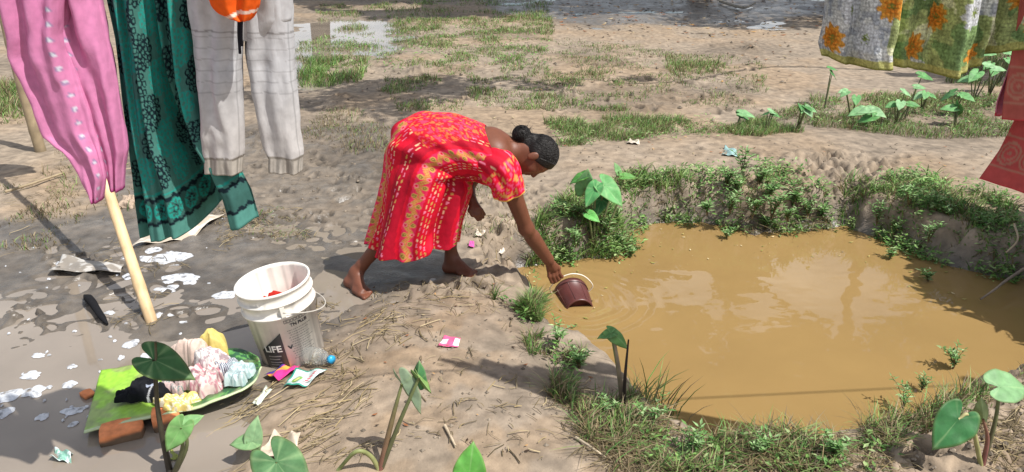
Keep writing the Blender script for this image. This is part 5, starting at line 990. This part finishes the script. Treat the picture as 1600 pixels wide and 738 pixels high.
for (u, v, lb) in [(1450, 440, 'green water weed standing in the pond below the right bank'), (985, 402, 'trailing weed floating beside the inlet taro clump'), (1135, 372, 'yellowish trailing weed floating off the far bank'), (1390, 405, 'small weed at the waterline of the right bank')]: herb(u, v, 2, lb, None, z=WL, sc=.62)
for (u, v) in [(870, 540), (905, 575), (1010, 670), (950, 650), (1180, 715), (1300, 715), (1080, 712), (1440, 610), (1490, 575), (1410, 640)]: herb(u, v, random.choice((1, 3)), 'small weed in the dead grass of the near bank', 'weeds on the near bank', sc=random.uniform(.4, .7))
def stick(pts, r0_, r1_, label, col='#8a7a64', cat='stick', name='stick'):
    p = spline(pts, 20); v, f = tube(p, np.linspace(r0_, r1_, 20), 7); return tag(obj(name, v, f, STRAW, col=np.broadcast_to(lin(col), (len(v), 3))), label, cat)
stick([Gh(8, 300, .02), Gh(50, 287, .03), Gh(100, 270, .03)], .010, .007, 'dry cane lying on the mud beside the grey post', '#9a8a70')
stick([P(1600, 420, 3.9), P(1570, 440, 3.75), P(1555, 452, 3.7), P(1532, 468, 3.65)], .009, .005, 'pale dead branch reaching from the right bank over the water', '#8f8070', 'branch', 'branch')
stick([P(1585, 350, 3.9), P(1590, 375, 3.8), P(1572, 395, 3.78)], .006, .004, 'bleached twig at the top of the right bank', '#a89880', 'branch', 'branch')
stick([Gh(900, 684, .012), Gh(925, 700, .02), Gh(948, 716, .012)], .006, .003, 'pale twig beside the dead grass on the path', '#b3a48c')
stick([Gh(1125, 2, .05), Gh(1160, 12, .06), Gh(1180, 5, .10)], .03, .02, 'broken grey plank end among far leaf litter', '#8d8578')
stick([Gh(695, 665, .01), Gh(703, 680, .012), Gh(712, 698, .01)], .006, .004, 'short pale twig on the path', '#b0a088')

# ------------------------------------------------------------------ trees outside the frame: shade on the mud, reflections in the pond
def leaf_cloud(cs, n, size, seed, cols):
    r = np.random.default_rng(seed); P_ = []; 
    wts = np.array([c_[3]**3 for c_ in cs]); wts = wts/wts.sum()
    for (x, y, z, R), w in zip(cs, wts):
        m = int(n*w); d = r.normal(size=(m, 3)); d /= np.linalg.norm(d, axis=1)[:, None]; rad = R*r.random(m)**.42; p = d*rad[:, None]*np.array([1, 1, .7])+np.array([x, y, z]); k = vn3(p[:, 0]*1.1, p[:, 1]*1.1, p[:, 2]*1.1, seed) > .44; P_.append(p[k])
    p = np.concatenate(P_); m = len(p); a = r.normal(size=(m, 3)); a /= np.linalg.norm(a, axis=1)[:, None]; b = np.cross(a, r.normal(size=(m, 3))); b /= np.linalg.norm(b, axis=1)[:, None]; s = size*r.uniform(.6, 1.3, m)[:, None]
    V = np.stack([p-a*s, p-b*s*.38, p+a*s, p+b*s*.38], 1).reshape(-1, 3); c = np.array([lin(q) for q in cols])[r.integers(0, len(cols), m)]*r.uniform(.6, 1.1, m)[:, None]
    return V, (np.arange(m)*4)[:, None]+np.array([0, 1, 2, 3]), np.repeat(c, 4, 0)
def tree(name, base, trunk, limbs, cs, n, size, label, seed, cols=('#4d6b2f', '#5d7f3a', '#3f5a28', '#6f8a48')):
    t = thing(name, label, 'tree', base); parts = [tube(spline(trunk[0], 16), np.linspace(*trunk[1], 16), 12)]
    for l in limbs: parts.append(tube(spline(l[0], 12), np.linspace(*l[1], 12), 8))
    v, f = join(parts); obj('trunk', v, f, BARK, t); v, f, c = leaf_cloud(cs, n, size, seed, cols); obj('crown', v, f, CROWN, t, col=c, smooth=False)
tree('shade_tree', (8.8, 7.6, 0), ([(8.8, 7.6, -.2), (8.7, 7.6, 2.5), (8.2, 7.5, 4.4), (7.6, 7.4, 5.4)], (.26, .13)), [([(8.2, 7.5, 4.4), (6.4, 7.9, 5.3), (4.9, 6.7, 5.7), (3.6, 7.1, 5.3), (2.4, 6.3, 5.8), (1.2, 6.4, 5.5)], (.028, .008)), ([(7.6, 7.4, 5.4), (8.6, 7.3, 6.2), (9, 7.2, 6.8)], (.09, .03))], [(1.4, 6.3, 5.5, .8), (2.3, 6.6, 5.6, .7), (.4, 6.5, 5.3, .5), (2.2, 5.5, 5.6, .45), (3.4, 6.9, 5.5, .5), (4.8, 6.8, 5.7, .4), (8.9, 7.4, 6.2, 1.0)], 5200, .09, 'spreading shade tree overhanging the right side of the mud flat', 401)
tree('broadleaf_tree', (4.5, 19.0, 0), ([(4.5, 19, -.2), (4.4, 18.4, 3.5), (4.0, 17.2, 6)], (.3, .14)), [([(4.4, 18.4, 3.5), (6.0, 17, 6), (7, 16, 7)], (.12, .03)), ([(4.2, 18, 4.5), (2, 17, 6.5), (1, 16, 7.5)], (.12, .03))], [(4, 14.2, 7.2, 2.1), (1.4, 14.6, 7.4, 1.7), (6.6, 14.2, 7.3, 1.7), (3.2, 15.5, 9.6, 1.8), (5.6, 15.6, 9.8, 1.5), (-.4, 15.4, 6.8, 1.4), (2.6, 12.9, 7.6, 1.2), (1.0, 16.5, 9.2, 1.6), (-1.8, 16.5, 8.2, 1.5), (2.5, 16.8, 5.6, 1.4), (5.0, 17.0, 5.8, 1.3)], 46000, .17, 'broad leafy tree beyond the far mud', 402)
tree('broadleaf_tree', (11.0, 13.0, 0), ([(11, 13, -.2), (10.8, 13.1, 3), (10.2, 13.2, 5)], (.28, .14)), [([(10.8, 13.1, 3), (9, 12.5, 5), (8, 12, 6)], (.12, .03)), ([(10.5, 13.1, 4), (11, 15, 6), (10.5, 16, 7)], (.1, .03))], [(9.6, 13, 6.2, 2.2), (7.6, 12.2, 6.2, 1.4), (11.4, 14, 6.8, 2.0), (10.2, 15.5, 7.6, 1.8), (9.0, 14, 8.8, 1.5)], 12000, .14, 'broad leafy tree to the right of the far mud', 403)
tree('broadleaf_tree', (-5.0, 20.5, 0), ([(-5, 20.5, -.2), (-5, 20.2, 3), (-4.6, 19.6, 5.4)], (.28, .14)), [([(-5, 20.2, 3), (-6.5, 19.5, 5), (-7, 19, 6)], (.12, .03))], [(-4.4, 19.4, 6.4, 2.1), (-6.6, 19.2, 6.4, 1.7), (-2.6, 19.6, 6.6, 1.5), (-5, 20, 8.4, 1.6)], 10000, .15, 'broad leafy tree behind the far puddle', 404)
# palm whose trunk mirrors in the pond
pt = thing('palm_tree', 'tall slender palm beyond the far mud, mirrored in the pond', 'tree', (9.6, 18.6, 0)); ptr = spline([(9.6, 18.6, -.2), (9.3, 18.5, 4), (9.2, 18.3, 8), (9.5, 18.2, 11.5)], 30); v, f = tube(ptr, np.linspace(.2, .13, 30), 12); obj('trunk', v, f, BARK, pt)
for k in range(13):
    a = k*2*pi/13+random.uniform(-.2, .2); L = random.uniform(2.4, 3.2); el = random.uniform(-.1, .7); d = np.array([math.cos(a), math.sin(a), 0]); sp_ = spline([ptr[-1], ptr[-1]+d*L*.45+np.array([0, 0, .5+el*.6]), ptr[-1]+d*L+np.array([0, 0, -.6+el])], 22); fr = [tube(sp_, np.linspace(.03, .006, 22), 5)+(lin('#6f7a44'),)]; sd = np.array([-d[1], d[0], 0])
    for i in range(2, 22):
        for s in (-1, 1):
            l = .62*math.sin(i/22*2.6+.3); tip = sp_[i]+sd*s*l+d*.2-np.array([0, 0, .3*l]); w = d*.025; fr.append((np.array([sp_[i]-w, sp_[i]+w, tip]), tri([[0, 1, 2]]), lin('#5a7a3a')))
    v, f, c = join(fr); obj('frond', v, f, CROWN, pt, col=c, smooth=False)
# shrub on the right bank, unseen, added to darken that corner of the pond
ts_ = thing('added_shrub', 'dense leafy bush added unseen on the right bank to shade the pond corner', 'added_shrub', (3.75, 3.75, Hs(3.75, 3.75))); v, f = join([tube(spline([(3.75, 3.75, -.1), (3.7+.3*math.cos(a), 3.75+.3*math.sin(a), .7), (3.7+.5*math.cos(a), 3.7+.5*math.sin(a), 1.3)], 8), np.linspace(.03, .01, 8), 6) for a in (0, 1.3, 2.6, 3.9, 5.2)]); obj('stem', v, f, BARK, ts_); v, f, c = leaf_cloud([(3.28, 3.0, .6, .38), (3.30, 3.5, .75, .45), (3.42, 4.35, .75, .45), (3.42, 3.25, .65, .42), (3.5, 3.7, .8, .5), (3.5, 4.15, .7, .45), (3.75, 3.6, 1.2, .5), (3.9, 4.0, 1.1, .5)], 17000, .06, 405, ('#4d6b2f', '#5d7f3a', '#3f5a28')); obj('foliage', v, f, CROWN, ts_, col=c, smooth=False)
